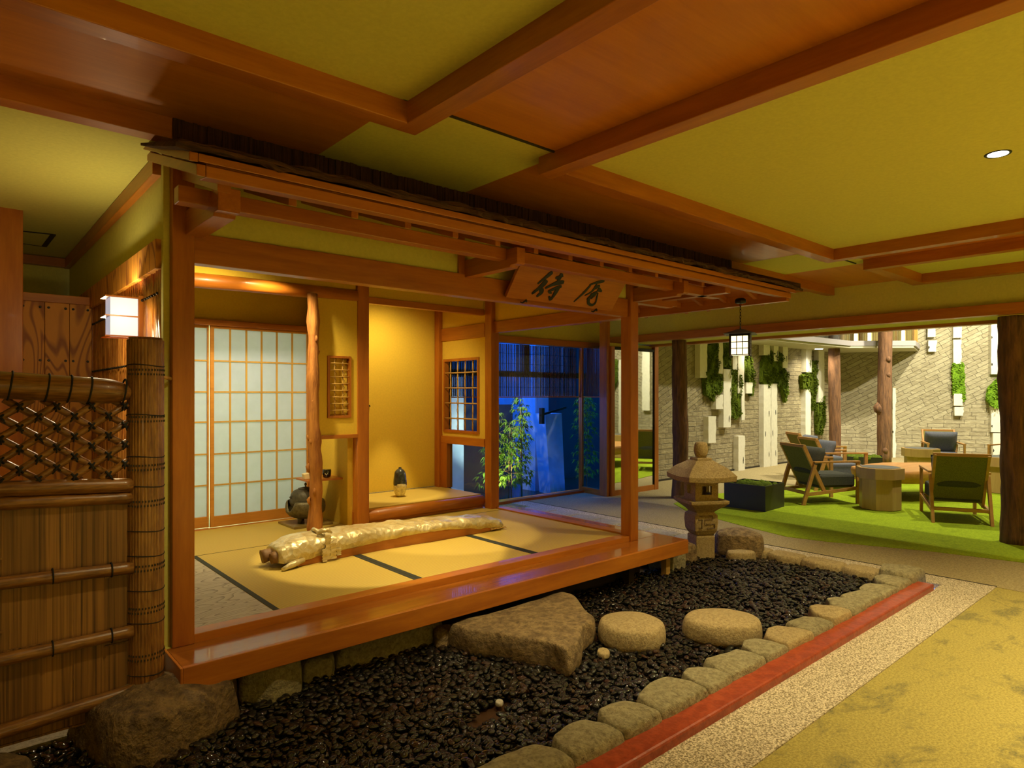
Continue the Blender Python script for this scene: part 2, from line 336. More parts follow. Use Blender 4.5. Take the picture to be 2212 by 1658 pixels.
# ------------------------------------------------------------------ geometry helpers
class MB:
    """collects vertices and faces of ONE mesh (world coordinates)"""
    def __init__(s): s.v = []; s.f = []; s.sm = []; s.mi = []; s.cm = 0
    def add(s, vs, fs, smooth=False):
        b = len(s.v); s.v += [tuple(p) for p in vs]
        for f in fs: s.f.append(tuple(i + b for i in f)); s.sm.append(smooth); s.mi.append(s.cm)
        return s
    def box(s, x0, x1, y0, y1, z0, z1):
        v = [(x, y, z) for z in (z0, z1) for y in (y0, y1) for x in (x0, x1)]
        return s.add(v, [(0, 2, 3, 1), (4, 5, 7, 6), (0, 1, 5, 4), (1, 3, 7, 5), (3, 2, 6, 7), (2, 0, 4, 6)])
    def hexa(s, lo, hi):
        """two quads (same winding) joined"""
        return s.add(list(lo) + list(hi), [(3, 2, 1, 0), (4, 5, 6, 7), (0, 1, 5, 4), (1, 2, 6, 5), (2, 3, 7, 6), (3, 0, 4, 7)])
    def prism(s, poly, z0, z1, smooth=False):
        n = len(poly)
        v = [(p[0], p[1], z0) for p in poly] + [(p[0], p[1], z1) for p in poly]
        fs = [tuple(range(n - 1, -1, -1)), tuple(range(n, 2 * n))] + [(i, (i + 1) % n, n + (i + 1) % n, n + i) for i in range(n)]
        return s.add(v, fs, smooth)
    def extr(s, pts, d):
        """polygon in space extruded by vector d"""
        n = len(pts); d = Vector(d)
        v = [tuple(Vector(p)) for p in pts] + [tuple(Vector(p) + d) for p in pts]
        return s.add(v, [tuple(range(n - 1, -1, -1)), tuple(range(n, 2 * n))] + [(i, (i + 1) % n, n + (i + 1) % n, n + i) for i in range(n)])
    def tube(s, path, rad, n=12, cap=True, jit=0, seed=0):
        path = [Vector(p) for p in path]; r = rad if isinstance(rad, (list, tuple)) else [rad] * len(path)
        rg = random.Random(seed); vs = []; up = None
        for i, p in enumerate(path):
            t = (path[min(i + 1, len(path) - 1)] - path[max(i - 1, 0)]).normalized()
            if up is None:
                up = Vector((0, 0, 1)) if abs(t.z) < .9 else Vector((1, 0, 0))
            a = t.cross(up).normalized(); b = a.cross(t).normalized(); up = b
            for k in range(n):
                q = 2 * math.pi * k / n; rr = r[i] * (1 + jit * (noise.noise(Vector((math.cos(q) * 2, math.sin(q) * 2, i * .7 + seed * 9)))))
                vs.append(p + a * math.cos(q) * rr + b * math.sin(q) * rr)
        fs = [(i * n + k, i * n + (k + 1) % n, (i + 1) * n + (k + 1) % n, (i + 1) * n + k) for i in range(len(path) - 1) for k in range(n)]
        s.add(vs, fs, True)
        if cap:
            L = (len(path) - 1) * n
            s.add(vs[:n], [tuple(range(n - 1, -1, -1))]); s.add(vs[L:L + n], [tuple(range(n))])
        return s
    def bar(s, a, b, w, h, up=(0, 0, 1)):
        a = Vector(a); b = Vector(b); t = (b - a).normalized(); u = Vector(up); sd = t.cross(u).normalized(); u = sd.cross(t).normalized()
        q = [(-w / 2, -h / 2), (w / 2, -h / 2), (w / 2, h / 2), (-w / 2, h / 2)]
        lo = [a + sd * x + u * y for x, y in q]; hi = [b + sd * x + u * y for x, y in q]
        return s.add([tuple(p) for p in lo + hi], [(0, 1, 2, 3), (7, 6, 5, 4), (0, 4, 5, 1), (1, 5, 6, 2), (2, 6, 7, 3), (3, 7, 4, 0)])
    def lathe(s, c, prof, n=24, smooth=True, rot=0, flat=False):
        vs = []
        for r_, z in prof:
            for k in range(n):
                q = 2 * math.pi * (k + rot) / n; vs.append((c[0] + r_ * math.cos(q), c[1] + r_ * math.sin(q), c[2] + z))
        fs = [(i * n + k, i * n + (k + 1) % n, (i + 1) * n + (k + 1) % n, (i + 1) * n + k) for i in range(len(prof) - 1) for k in range(n)]
        s.add(vs, fs, smooth)
        s.add(vs[:n], [tuple(range(n - 1, -1, -1))]); s.add(vs[-n:], [tuple(range(n))])
        return s
    def build(s, name, mat, parent=None, bevel=0, sub=0, mats=None):
        me = bpy.data.meshes.new(name)
        off = Vector((0, 0, 0))
        if parent is not None:
            off = Vector(WL.get(parent.name, (0, 0, 0)))
        me.from_pydata([tuple(Vector(p) - off) for p in s.v], [], s.f); me.update()
        me.polygons.foreach_set('use_smooth', s.sm)
        if mats:
            for m in mats: me.materials.append(M[m])
            me.polygons.foreach_set('material_index', s.mi)
        else: me.materials.append(M[mat] if isinstance(mat, str) else mat)
        bm = bmesh.new(); bm.from_mesh(me); bmesh.ops.remove_doubles(bm, verts=bm.verts, dist=1e-5)
        bmesh.ops.recalc_face_normals(bm, faces=bm.faces); bm.to_mesh(me); bm.free()
        o = bpy.data.objects.new(name, me); COL.objects.link(o)
        if parent is not None: o.parent = parent; WL[o.name] = off
        if bevel:
            b = o.modifiers.new('bevel', 'BEVEL'); b.width = bevel; b.segments = 2; b.limit_method = 'ANGLE'; b.angle_limit = R(50)
        if sub:
            u = o.modifiers.new('sub', 'SUBSURF'); u.levels = sub; u.render_levels = sub
        return o
WL = {}
def thing(name, label, cat, loc=(0, 0, 0), group=None, world=True):
    o = bpy.data.objects.new(name, None); COL.objects.link(o); o.location = loc; o.empty_display_size = .05
    o['label'] = label; o['category'] = cat
    if group: o['group'] = group
    if world: WL[o.name] = loc
    return o
def tag(o, label=None, cat=None, group=None, kind=None):
    if label: o['label'] = label
    if cat: o['category'] = cat
    if group: o['group'] = group
    if kind: o['kind'] = kind
    return o
def struct(o): o['kind'] = 'structure'; return o
def copy_tree(o, parent=None):
    c = o.copy(); COL.objects.link(c)
    if parent is not None: c.parent = parent
    for ch in list(o.children): copy_tree(ch, c)
    return c
def lab(o, l): o['label'] = l; return o
def rock(name, mat, outline, z0, ztop, seed=0, rough=.05, parent=None, dome=.25, soft=2, sharp=False):
    """boulder from a ground outline: rings shrink towards a softly domed top"""
    n = 56; k = len(outline); pts = []
    for i in range(n):
        f = i / n * k; a = outline[int(f) % k]; b = outline[(int(f) + 1) % k]; u = f - int(f)
        pts.append(Vector((a[0] * (1 - u) + b[0] * u, a[1] * (1 - u) + b[1] * u)))
    for _ in range(soft): pts = [(pts[i - 1] + pts[i] * 2 + pts[(i + 1) % n]) / 4 for i in range(n)]
    c = sum(pts, Vector((0, 0))) / n; H = ztop - z0
    lv = [(0, 1.0), (.25, 1.03), (.55, 1.03), (.78, 1.0), (.92, .955), (.985, .90), (1.0, .78), (1.0 + dome * .06, .55), (1 + dome * .09, .28), (1 + dome * .1, .06)]
    if sharp: lv = [(0, .99), (.3, 1.03), (.6, 1.035), (.9, 1.015), (.985, .995), (1.0, .965), (1.0, .75), (1.0, .5), (1.01, .25), (1.01, .05)]
    mb = MB(); vs = []
    size = max((p - c).length for p in pts)
    for h, s_ in lv:
        for i, p in enumerate(pts):
            q = c + (p - c) * s_; z = z0 + H * h
            nv = noise.noise_vector(Vector((q.x * 3.2 / max(size, .2) * .5, q.y * 3.2 / max(size, .2) * .5, z * 6 + seed * 3.1))) * rough * size
            nv2 = noise.noise_vector(Vector((q.x * 13, q.y * 13, z * 13 + seed))) * rough * .55 * size + noise.noise_vector(Vector((q.x * 31, q.y * 31, z * 31 + seed))) * rough * .22 * size
            vs.append((q.x + nv.x + nv2.x, q.y + nv.y + nv2.y, z + (nv.z * .5 + nv2.z) * (1 if h > .3 else 0)))
    m = len(lv)
    fs = [(i * n + j, i * n + (j + 1) % n, (i + 1) * n + (j + 1) % n, (i + 1) * n + j) for i in range(m - 1) for j in range(n)]
    mb.add(vs, fs, True); mb.add(vs[-n:], [tuple(range(n))], True); mb.add(vs[:n], [tuple(range(n - 1, -1, -1))])
    o = mb.build(name, mat, parent, sub=1)
    return o
def pix(px, py, z):
    """point of the plane z under a photo pixel (measuring aid)"""
    a = (px - CX) / F; dx, dy, dz = .657 + .7539 * a, .7539 - .657 * a, (HY - py) / F
    t = (z - CAMH) / dz; return (dx * t, dy * t, z)
# ================================================================== HALL SHELL
def sbox(name, mat, *b, bevel=0):
    return struct(MB().box(*b).build(name, mat, bevel=bevel))
# floors
struct(MB().add([(-4, -5, 0), (7, -5, 0), (7, 1.21, 0), (-4, 1.21, 0)], [(0, 1, 2, 3)]).add([(5.56, 1.21, 0), (7, 1.21, 0), (6.75, 1.9, 0), (6.6, 2.9, 0), (6.7, 3.7, 0), (7, 4.6, 0), (7, 6.2, 0), (4.0, 6.2, 0), (4.0, 5.0, 0), (5.3, 5.0, 0), (5.56, 2.8, 0)], [tuple(range(11))]).build('floor', 'carpet_yellow'))
# measured outline of the green carpet edge
green_edge = [(6.62, -5), (6.55, 0), (6.527, 1.228), (6.39, 1.881), (6.10, 2.6), (6.02, 2.932), (6.19, 3.506), (6.50, 4.381), (6.8, 4.75), (7.4, 4.9), (8.5, 4.75), (10, 4.4), (12.4, 4.9), (13.9, 4.6), (14.4, 3.6), (14.5, 1), (14.5, -5)]
bm_ = MB(); bm_.prism([(x, y) for x, y in green_edge], -.01, .008)
lab(tag(struct(bm_.build('floor', 'carpet_green')), None), 'moss green mottled carpet under the lounge chairs')
bm_ = MB(); bm_.box(5.56, 23, -5, 6.2, -.03, .003); struct(bm_.build('floor', 'carpet_beige'))
bm_ = MB(); bm_.prism([(-4, 1.20), (5.56, 1.20), (5.56, 6.2), (5.32, 6.2), (5.32, 1.47), (-4, 1.47)], -.03, .006); struct(bm_.build('floor', 'terrazzo'))
# thin dark joint at the back of the washed stone strip
sbox('trim_1', 'dark', 5.553, 5.566, 1.2, 6.2, -.01, .0085)
# passage floor at the left
bm_ = MB(); bm_.box(-4, .70, 3.10, 6.2, -.06, .0); bm_.box(-4, -.3, 1.47, 3.10, -.06, .0); struct(bm_.build('floor', 'mortar'))
# pit liner under the pebbles
struct(MB().box(-.3, 5.34, 1.47, 6.2, -.12, -.05).build('floor', 'soil'))
# walls out of frame that close the hall
sbox('wall_left', 'olive', -4.1, -4.0, -5, 6.3, 0, 2.6); sbox('wall_front', 'olive', -4.1, 16, -5.1, -5.0, 0, 5.2)
sbox('wall_back', 'olive', -4.1, .80, 6.06, 6.2, 0, 2.6); sbox('wall_back', 'olive', .8, 3.96, 6.3, 6.4, 0, 2.6)
# ceilings
ZC = 2.485
def cpan(mat, *r): return struct(MB().box(r[0], r[1], r[2], r[3], ZC, ZC + .06).build('ceiling', mat))
cpan('olive', -4.1, 1.35, -5, 2.165); cpan('ceil_x', 1.42, 2.14, -5, 2.15); cpan('olive', 2.2, 5.22, -5, 2.17)
cpan('ceil_x', 5.27, 5.82, -5, 2.17); cpan('olive', 5.87, 7.12, -5, 2.07)
cpan('ceil_x', -4.1, 1.325, 2.165, 2.95); cpan('olive', 1.325, 2.19, 2.15, 3.3); cpan('ceil_x', 2.19, 5.18, 2.17, 3.3)
cpan('olive', 5.18, 5.95, 2.17, 2.95); cpan('ceil_x', 5.95, 7.12, 2.07, 2.95); cpan('ceil_x', 5.18, 7.12, 2.95, 6.2); cpan('ceil_x', .72, 1.325, 2.95, 3.3)
struct(MB().box(-4.1, .74, 2.99, 6.2, 2.402, 2.55).build('ceiling', 'olive'))
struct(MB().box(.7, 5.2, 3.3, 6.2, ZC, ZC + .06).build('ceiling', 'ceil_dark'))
# ceiling frame beams
ZB = 2.40
def beam(*r, ax='x', z1=ZC + .01, z0=ZB):
    global TRIM
    TRIM += 1; return struct(MB().box(r[0], r[1], r[2], r[3], z0, z1).build('trim_%d' % TRIM, 'wood_' + ax, bevel=.003))
TRIM = 1
beam(-4, 1.345, 2.157, 2.24); 
struct(MB().extr([(1.342, 2.2405, ZB), (1.432, 2.2405, ZB), (1.432, 2.2405, ZC + .01), (1.342, 2.2405, ZC + .01)], (0, -7.2, 0)).build('trim_%d' % 3, 'wood_y', bevel=.003)); TRIM = 3
beam(2.131, 2.222, -5, 2.254, ax='y'); beam(2.222, 5.2, 2.16, 2.253); beam(5.2, 5.29, -5, 2.248, ax='y')
beam(5.80, 5.89, -5, 2.171, ax='y'); beam(5.89, 6.88, 2.058, 2.165); beam(6.88, 7.0, -5, 2.17, ax='y')
beam(-4, .70, 2.92, 3.0); beam(5.0, 7.05, 2.92, 3.0)
sbox('trim_20', 'dark', 1.42, 2.14, 2.143, 2.152, ZC - .008, ZC + .01)
sbox('trim_21', 'dark', 5.24, 5.9, 2.262, 2.272, ZC - .008, ZC + .01)
# far band wall above the lounge opening (right side of the hall)
struct(MB().box(7.1, 7.55, -5, 6.2, 2.10, 5.2).build('wall_right', 'olive'))
sbox('trim_30', 'wood_y', 7.04, 7.16, -5, 6.14, 2.065, 2.163, bevel=.003)
sbox('trim_31', 'wood_y', 7.55, 7.66, -5, 6.14, 2.035, 2.10, bevel=.003)
sbox('trim_32', 'olive', 7.16, 7.55, -5, 6.14, 2.068, 2.10)
# band wall above the big window + header
sbox('wall_window_side', 'olive', 3.97, 7.1, 6.17, 6.3, 2.08, 2.6)
sbox('trim_33', 'wood_x', 3.97, 7.04, 6.10, 6.24, 2.005, 2.085, bevel=.003)
sbox('trim_34', 'wood_x', 3.9, 6.72, 6.12, 6.26, 0, .035, bevel=.003)

# downlights
for x, y, p in HALL_DL:
    if x < 1.35 and y < 0 or abs(x) > 20: pass
    t = thing('downlight', 'round recessed downlight in the olive ceiling panel', 'ceiling light', (x, y, ZC), 'recessed ceiling downlights')
    mb = MB(); mb.lathe((x, y, ZC), [(.042, -.002), (.052, -.004), (.054, 0), (.05, .001), (.042, .001)], 28); mb.build('trim_ring', 'metal_dark', t)
    MB().lathe((x, y, ZC), [(.0415, -.0035), (.0415, -.001)], 28).build('lens', 'lens', t)
# small hatch/air slot on the left ceiling
t = thing('ceiling_hatch', 'square access hatch with dark slot in the left ceiling', 'hatch', (.2, 4.1, 2.402))
hx = [pix(40, 497, 2.402), pix(115, 505, 2.402), pix(95, 531, 2.402), pix(40, 523, 2.402)]
MB().extr(hx, (0, 0, -.004)).build('panel', 'olive', t)
for a, b in ((0, 1), (1, 2), (2, 3)):
    MB().bar((hx[a][0], hx[a][1], 2.402 - .004), (hx[b][0], hx[b][1], 2.402 - .004), .006 if (a, b) != (1, 2) else .03, .006).build('rim', 'dark' if (a, b) == (1, 2) else 'metal_dark', t)

# ================================================================== LOUNGE SHELL
def wall_uv(name, p0, p1, h, mat, holes=0, thick=.15):
    """wall with local x along its length, z up"""
    L = (Vector(p1) - Vector(p0)).length; ang = math.atan2(p1[1] - p0[1], p1[0] - p0[0])
    o = MB().box(0, L, 0, thick, 0, h).build(name, mat); o.location = (p0[0], p0[1], 0); o.rotation_euler = (0, 0, ang); return struct(o)
LW0, LW1 = (7.72, 6.15), (15.02, 6.15)
wall_uv('wall_lounge_left', LW0, LW1, 5.2, 'brick_left')
RD = Vector((.52, -1.0)).normalized(); RW0 = Vector((15.0, 6.15))
RW1 = RW0 + RD * 4.05; RW2 = Vector((13.4, -5.0)); RD2 = (RW2 - RW1).normalized()
M['brick_far'] = brick_mat('split_face_brick_far', (.42, .37, .235), (.30, .255, .15), (.12, .095, .055), 4.0, .6, .45, -.5)
wall_uv('wall_lounge_right', RW0, RW1, 5.2, 'brick_right')
wall_uv('wall_lounge_far', RW1, RW2, 5.2, 'brick_far')
sbox('wall_lounge_front', 'olive', 7.0, 22, -5.1, -5.0, 0, 5.2)
sbox('ceiling', 'white_panel', 7.1, 22, -5.1, 6.3, 5.2, 5.3)
MBt = MB(); MBt.box(7.72, 15, 6.13, 6.15, 0, .03); struct(MBt.build('baseboard_left', 'dark'))

# balcony slab with glass balustrade
t = thing('balcony', 'grey lilac balcony slab with glass balustrade and shelves above the brick corner', 'balcony', (13, 5.4, 2.3))
pl = [(8.0, 5.50), (11.4, 5.44), (13.57, 5.30), (14.48, 4.44), (15.72, 4.74), (15.0, 6.14), (8.0, 6.14)]
MB().prism(pl, 2.33, 2.43).build('slab', 'beige_fascia', t)
MB().prism([(x * .999, y + .03) for x, y in pl[:-2]] + pl[-2:], 2.29, 2.33).build('soffit', 'soffit', t)
for i in range(4):
    a, b = pl[i], pl[i + 1]
    if i == 3: continue
    g = MB(); g.bar((a[0], a[1] + .03, 2.43 + .45), (b[0], b[1] + .03, 2.43 + .45), .012, .9); g.build('glass_pane', 'glass', t)
g = MB(); g.bar((14.45, 4.50, 2.88), (15.6, 4.8, 2.88), .012, .9); g.build('glass_pane', 'glass', t)
# display at the back of the balcony
M['slat_light'] = emis('lit_shelf_tube', (1, .95, .8), 4)
t2 = thing('wine_rack', 'lit rack of upright tubes behind the balcony glass', 'rack', (14.3, 5.4, 2.43))
RA, RB = Vector((13.75, 5.55, 0)), Vector((15.1, 4.62, 0)); MB().bar(RA + Vector((.05, .08, 2.95)), RB + Vector((.05, .08, 2.95)), .04, 1.0).build('back_panel', 'metal_dark', t2)
for i in range(34):
    c = RA.lerp(RB, i / 33); lit = i in (6, 12, 19, 27)
    m_ = MB(); r_ = .016 if i % 3 else .024; m_.box(c.x - r_, c.x + r_, c.y - r_, c.y + r_, 2.44, 3.4); m_.build('tube', 'slat_light' if lit else ('shoji_wood' if i % 4 else 'frame_wood'), t2)
for (x, y, z, p) in ((13.15, 5.75, 2.28, 8),):
    t = thing('soffit_downlight', 'small round downlight under the balcony slab', 'ceiling light', (x, y, z))
    MB().lathe((x, y, z), [(.075, -.004), (.085, -.006), (.085, .012), (.075, .012)], 24).build('trim_ring', 'white_panel', t)
    MB().lathe((x, y, z), [(.074, -.012), (.074, 0)], 24).build('lens', 'lens', t)
    spot('soffit_lamp', (x, y, z - .03), (x, y, 0), 30, 150, .8, NEUT, .05)
spot('soffit_lamp', (10.9, 5.8, 2.26), (10.9, 5.9, 0), 14, 150, .8, NEUT, .05)
spot('balcony_light', (14.4, 5.0, 4.0), (14.2, 5.6, 2.6), 30, 100, .8, NEUT, .05)

# white planks and moss on the lounge walls ---------------------------------------------
UL = Vector((1, 0, 0)); NL = Vector((0, -1, 0)); OL = Vector((0, 6.15, 0))
UR = Vector((RD.x, RD.y, 0)); NR = Vector((RD.y, -RD.x, 0)); OR = Vector((RW0.x, RW0.y, 0))
def plank(o, u, n, x0, x1, z0, z1, label, th=.09, seed=0, chips=()):
    rg = random.Random(seed); z0 = max(z0, .0)
    t = thing('wall_plank', label, 'wall plank', tuple(o + u * x0 + Vector((0, 0, z0))), 'white plaster planks on the brick walls')
    L = []; k = max(4, int((z1 - z0) / .07)); rp = []; lp = []
    for i in range(k + 1):
        z = z0 + (z1 - z0) * i / k; j = rg.uniform(-.012, .012)
        rp.append((x1 + j, z)); lp.append((x0 + rg.uniform(-.003, .003), z))
    poly = rp + lp[::-1]
    mb = MB(); mb.extr([o + u * a + Vector((0, 0, z)) for a, z in poly], n * th); mb.build('plank_body', 'white_panel', t)
    for (cu, cz, h) in chips:
        pts = []
        for i in range(10):
            q = i / 10 * 2 * math.pi; r_ = rg.uniform(.6, 1.1)
            pts.append((cu + math.cos(q) * .014 * r_, cz + math.sin(q) * h * r_ / 2))
        MB().extr([o + u * a + n * (th - .002) + Vector((0, 0, z)) for a, z in pts], n * .004).build('dark_chip', 'metal_dark', t)
    return t
def moss(o, u, n, poly, label, mat='moss', th=.12, dens=900, cat='moss', name='moss_panel', leaf=.03, grp='moss clumps on the brick walls'):
    """shaggy living patch: thick bumpy body with tufts"""
    xs = [p[0] for p in poly]; zs = [p[1] for p in poly]; rg = random.Random(int(sum(xs) * 100))
    def inside(x, z):
        c = False; j = len(poly) - 1
        for i in range(len(poly)):
            xi, zi = poly[i]; xj, zj = poly[j]
            if (zi > z) != (zj > z) and x < (xj - xi) * (z - zi) / (zj - zi) + xi: c = not c
            j = i
        return c
    mb = MB(); mb.extr([o + n * .012 + u * a + Vector((0, 0, z)) for a, z in poly], n * th * .55)
    area = (max(xs) - min(xs)) * (max(zs) - min(zs)); cnt = int(dens * area) + 60
    U = u; N = n; Z = Vector((0, 0, 1)); k = 0
    while k < cnt:
        x = rg.uniform(min(xs) - .01, max(xs) + .01); z = rg.uniform(min(zs) - .01, max(zs) + .01)
        if not inside(x, z): 
            if not inside(x * .97 + sum(xs) / len(xs) * .03, z * .97 + sum(zs) / len(zs) * .03): k += .2; continue
        k += 1
        d = th * (.5 + .5 * noise.noise(Vector((x * 8, z * 6, 0))) + rg.uniform(-.05, .25))
        c = o + U * x + Z * z + N * max(.045, d); s_ = leaf * rg.uniform(.7, 1.5)
        a = (U * rg.uniform(-1, 1) + Z * rg.uniform(-1, .4) + N * rg.uniform(.0, .8)).normalized(); b = a.cross(N + U * rg.uniform(-.5, .5)).normalized()
        mb.add([c - a * s_, c + b * s_ * .5 + N * s_ * .3, c + a * s_, c - b * s_ * .5 + N * s_ * .3], [(0, 1, 2), (0, 2, 3)])
    ob = mb.build(name, mat); tag(ob, label, cat, grp); return ob
PL = [ # left wall planks x0,z0,x1,z1,label,chips
 (9.40, 1.64, 9.61, 2.5, 'white plank left of the widest moss strip on the left brick wall', 0),
 (9.97, 1.72, 10.1, 2.5, 'white plank between the two tall moss strips behind the hanging lantern', 0),
 (9.88, 1.11, 10.10, 1.36, 'short white plank below the widest moss strip', 0),
 (10.12, 1.29, 10.38, 1.80, 'upper white plank of the pair left of the second moss strip', 0),
 (10.12, .79, 10.36, 1.29, 'lower white plank with a dark chip left of the second moss strip', 1),
 (10.42, 1.80, 10.56, 2.5, 'white plank directly behind the hanging lantern', 0),
 (10.60, 1.38, 10.81, 2.5, 'long white plank right of the hanging lantern', 0),
 (10.72, .90, 10.83, 1.38, 'narrow white plank right of the second moss strip', 0),
 (10.88, 1.38, 11.10, 1.58, 'short white block under the round moss clump', 0),
 (9.65, .54, 9.88, .99, 'low white plank behind the stone lantern top', 0),
 (10.61, .0, 10.83, .62, 'low white plank standing on the floor behind the stone lantern', 1),
 (11.51, 2.10, 11.74, 2.5, 'white plank above the forked moss clump, left one', 0),
 (12.26, 1.88, 12.46, 2.5, 'white plank above the forked moss clump, right one', 1),
 (11.90, 2.0, 12.08, 2.5, 'white plank above the forked moss clump, middle one', 1),
 (11.51, .0, 11.78, 1.55, 'long white plank column below the forked moss clump, left one', 3),
 (11.80, .0, 12.03, 1.57, 'long white plank column below the forked moss clump, right one', 3),
 (13.25, 1.82, 13.5, 2.3, 'white plank above the moss clump near the brick corner', 1),
 (13.22, .0, 13.47, 1.47, 'long white plank behind the armchair with the tilted cushion', 0),
 (13.82, 1.20, 14.1, 2.3, 'white plank behind the thin tree trunk', 0)]
for i, (x0, z0, x1, z1, lb, ch) in enumerate(PL):
    chips = [(x0 + (x1 - x0) * (.25 if j % 2 else .75), z0 + (z1 - z0) * (j + .6) / (ch + 1), .13) for j in range(ch)]
    plank(OL, UL, NL, x0, x1, z0, z1, lb, .10, i, chips)
MS = [
 ([(9.62, 2.45), (9.98, 2.45), (9.97, 1.75), (10.12, 1.7), (10.12, 1.42), (9.95, 1.33), (9.86, 1.24), (9.78, 1.30), (9.62, 1.36), (9.58, 1.6)], 'widest shaggy moss strip on the left brick wall, left of the lantern'),
 ([(10.12, 2.45), (10.40, 2.45), (10.40, 1.82), (10.12, 1.84)], 'upper moss strip just left of the hanging lantern'),
 ([(10.36, 1.86), (10.62, 1.90), (10.72, 1.6), (10.74, 1.0), (10.6, .93), (10.40, .98), (10.34, 1.3)], 'second tall moss strip below the hanging lantern'),
 ([(10.84, 2.06), (11.05, 2.12), (11.19, 1.8), (11.19, 1.38), (11.10, 1.33), (11.08, 1.56), (10.88, 1.62)], 'round moss clump right of the hanging lantern'),
 ([(11.52, 1.95), (11.62, 2.12), (11.78, 2.10), (11.84, 2.2), (11.95, 2.12), (12.08, 2.24), (12.2, 2.1), (12.3, 2.2), (12.38, 1.85), (12.48, 1.80), (12.50, 1.4), (12.42, 1.20), (12.32, 1.4), (12.22, 1.55), (12.05, 1.52), (11.92, 1.6), (11.78, 1.48), (11.60, 1.52), (11.5, 1.6)], 'forked dark green moss clump in the middle of the left brick wall'),
 ([(13.40, 2.05), (13.76, 2.06), (13.78, 1.5), (13.70, 1.02), (13.58, 1.04), (13.48, 1.40), (13.16, 1.48), (13.12, 1.75), (13.36, 1.82)], 'L-shaped moss clump near the brick corner'),
 ([(13.86, 1.26), (14.18, 1.34), (14.22, .8), (14.0, .5), (13.84, .54), (13.8, .9)], 'low moss clump behind the thin tree trunk')]
for poly, lb in MS: moss(OL, UL, NL, poly, lb, dens=2600, leaf=.022, th=.13)
PR_ = [(1.71, 2.58, 1.85, 3.2, 'short white block just right of the balcony end', 0), (1.72, 2.27, 1.87, 2.51, 'square white block below the one beside the balcony', 1),
 (2.17, 2.55, 2.31, 3.3, 'top white plank above the leafy ivy strip', 1), (2.17, 2.0, 2.31, 2.51, 'white plank directly above the leafy ivy strip', 0),
 (2.18, 1.13, 2.33, 1.38, 'white block directly below the leafy ivy strip', 0), (2.19, .92, 2.35, 1.10, 'lowest white block of the ivy strip column', 0),
 (2.83, 2.31, 2.98, 3.3, 'tall white plank at top right of the brick wall', 2), (2.83, 1.78, 3.01, 2.31, 'white plank above the ivy bush by the right trunk', 1),
 (2.83, .59, 3.01, 1.12, 'white plank below the ivy bush by the right trunk', 2), (2.86, .0, 3.01, .57, 'lowest white plank by the right trunk', 1),
 (1.06, .0, 1.12, 1.5, 'narrow white plank just right of the knotty trunk', 1)]
for i, (x0, z0, x1, z1, lb, ch) in enumerate(PR_):
    chips = [(x0 + (x1 - x0) * (.95 if j % 2 else .08), z0 + (z1 - z0) * (j + .6) / (ch + .6), .07) for j in range(ch)]
    plank(OR, UR, NR, x0, x1, z0, z1, lb, .10, 50 + i, chips)
moss(OR, UR, NR, [(2.16, 2.0), (2.36, 2.02), (2.38, 1.4), (2.40, 1.25), (2.34, 1.22), (2.31, 1.38), (2.17, 1.36)], 'bright leafy ivy strip on the right brick wall', 'ivy', .14, 4200, 'ivy', 'ivy_clump', .026, 'ivy clumps on the right brick wall')
moss(OR, UR, NR, [(2.75, 1.25), (2.78, 1.5), (2.95, 1.7), (3.1, 1.85), (3.3, 1.7), (3.3, .9), (3.12, .85), (3.04, 1.1), (2.85, 1.1)], 'round bright ivy bush half hidden by the right trunk', 'ivy', .22, 3600, 'ivy', 'ivy_clump', .030, 'ivy clumps on the right brick wall')
OF = Vector((RW1.x, RW1.y, 0)); UF = Vector((RD2.x, RD2.y, 0)); NF = Vector((RD2.y, -RD2.x, 0))
for i, (x0, z0, x1, z1, lb) in enumerate([(3.2, .9, 3.42, 3.2, 'white plank on the brick wall reflected at the left of the mirror'), (3.9, .2, 4.12, 2.4, 'tall white plank on the brick wall reflected in the middle of the mirror'), (4.6, 1.3, 4.8, 3.4, 'white plank on the brick wall reflected at the right of the mirror')]):
    plank(OF, UF, NF, x0, x1, z0, z1, lb, .1, 90 + i, [])
moss(OF, UF, NF, [(4.15, 2.4), (4.48, 2.45), (4.48, 1.7), (4.3, 1.5), (4.15, 1.8)], 'moss clump on the brick wall reflected in the mirror', dens=2000, leaf=.03)
# wall switch plate
t = MB(); c = OR + UR * .12 * 0 + Vector((14.7, 6.15 - 6.15, 0)); o = MB().box(14.69, 14.75, 6.12, 6.15, .42, .58).build('switch_plate', 'white_panel'); tag(o, 'small white switch plate on the brick wall at the corner', 'switch plate')

# ---------------------------------------------------------------- tree trunks
def trunk(x, y, z1, r, label, lean=(0, 0), knots=(), seed=0, n=28):
    t = thing('tree_trunk', label, 'tree trunk', (x, y, 0)); k = 26
    path = []; rad = []
    for i in range(k + 1):
        f = i / k; path.append((x + lean[0] * f + .5 * r * .3 * math.sin(f * 5 + seed), y + lean[1] * f + r * .15 * math.cos(f * 4 + seed), z1 * f)); rad.append(r * (1.04 - .08 * f + .03 * math.sin(f * 17 + seed)))
    MB().tube(path, rad, n, jit=.10, seed=seed).build('trunk_body', 'bark', t)
    for (kz, a, kr) in knots:
        f = kz / z1; cx_ = x + lean[0] * f + math.cos(a) * r * .8; cy_ = y + lean[1] * f + math.sin(a) * r * .8
        MB().tube([(cx_ - math.cos(a) * r * .3, cy_ - math.sin(a) * r * .3, kz - kr * 1.4), (cx_, cy_, kz - kr * .6), (cx_ + math.cos(a) * kr * .25, cy_ + math.sin(a) * kr * .25, kz), (cx_, cy_, kz + kr * .8)], [kr * .5, kr, kr * .95, kr * .5], 12, jit=.2, seed=3).build('knot', 'bark', t)
    return t
trunk(7.26, 4.98, 2.07, .098, 'bark-covered round post behind the stone lantern', seed=1, knots=())
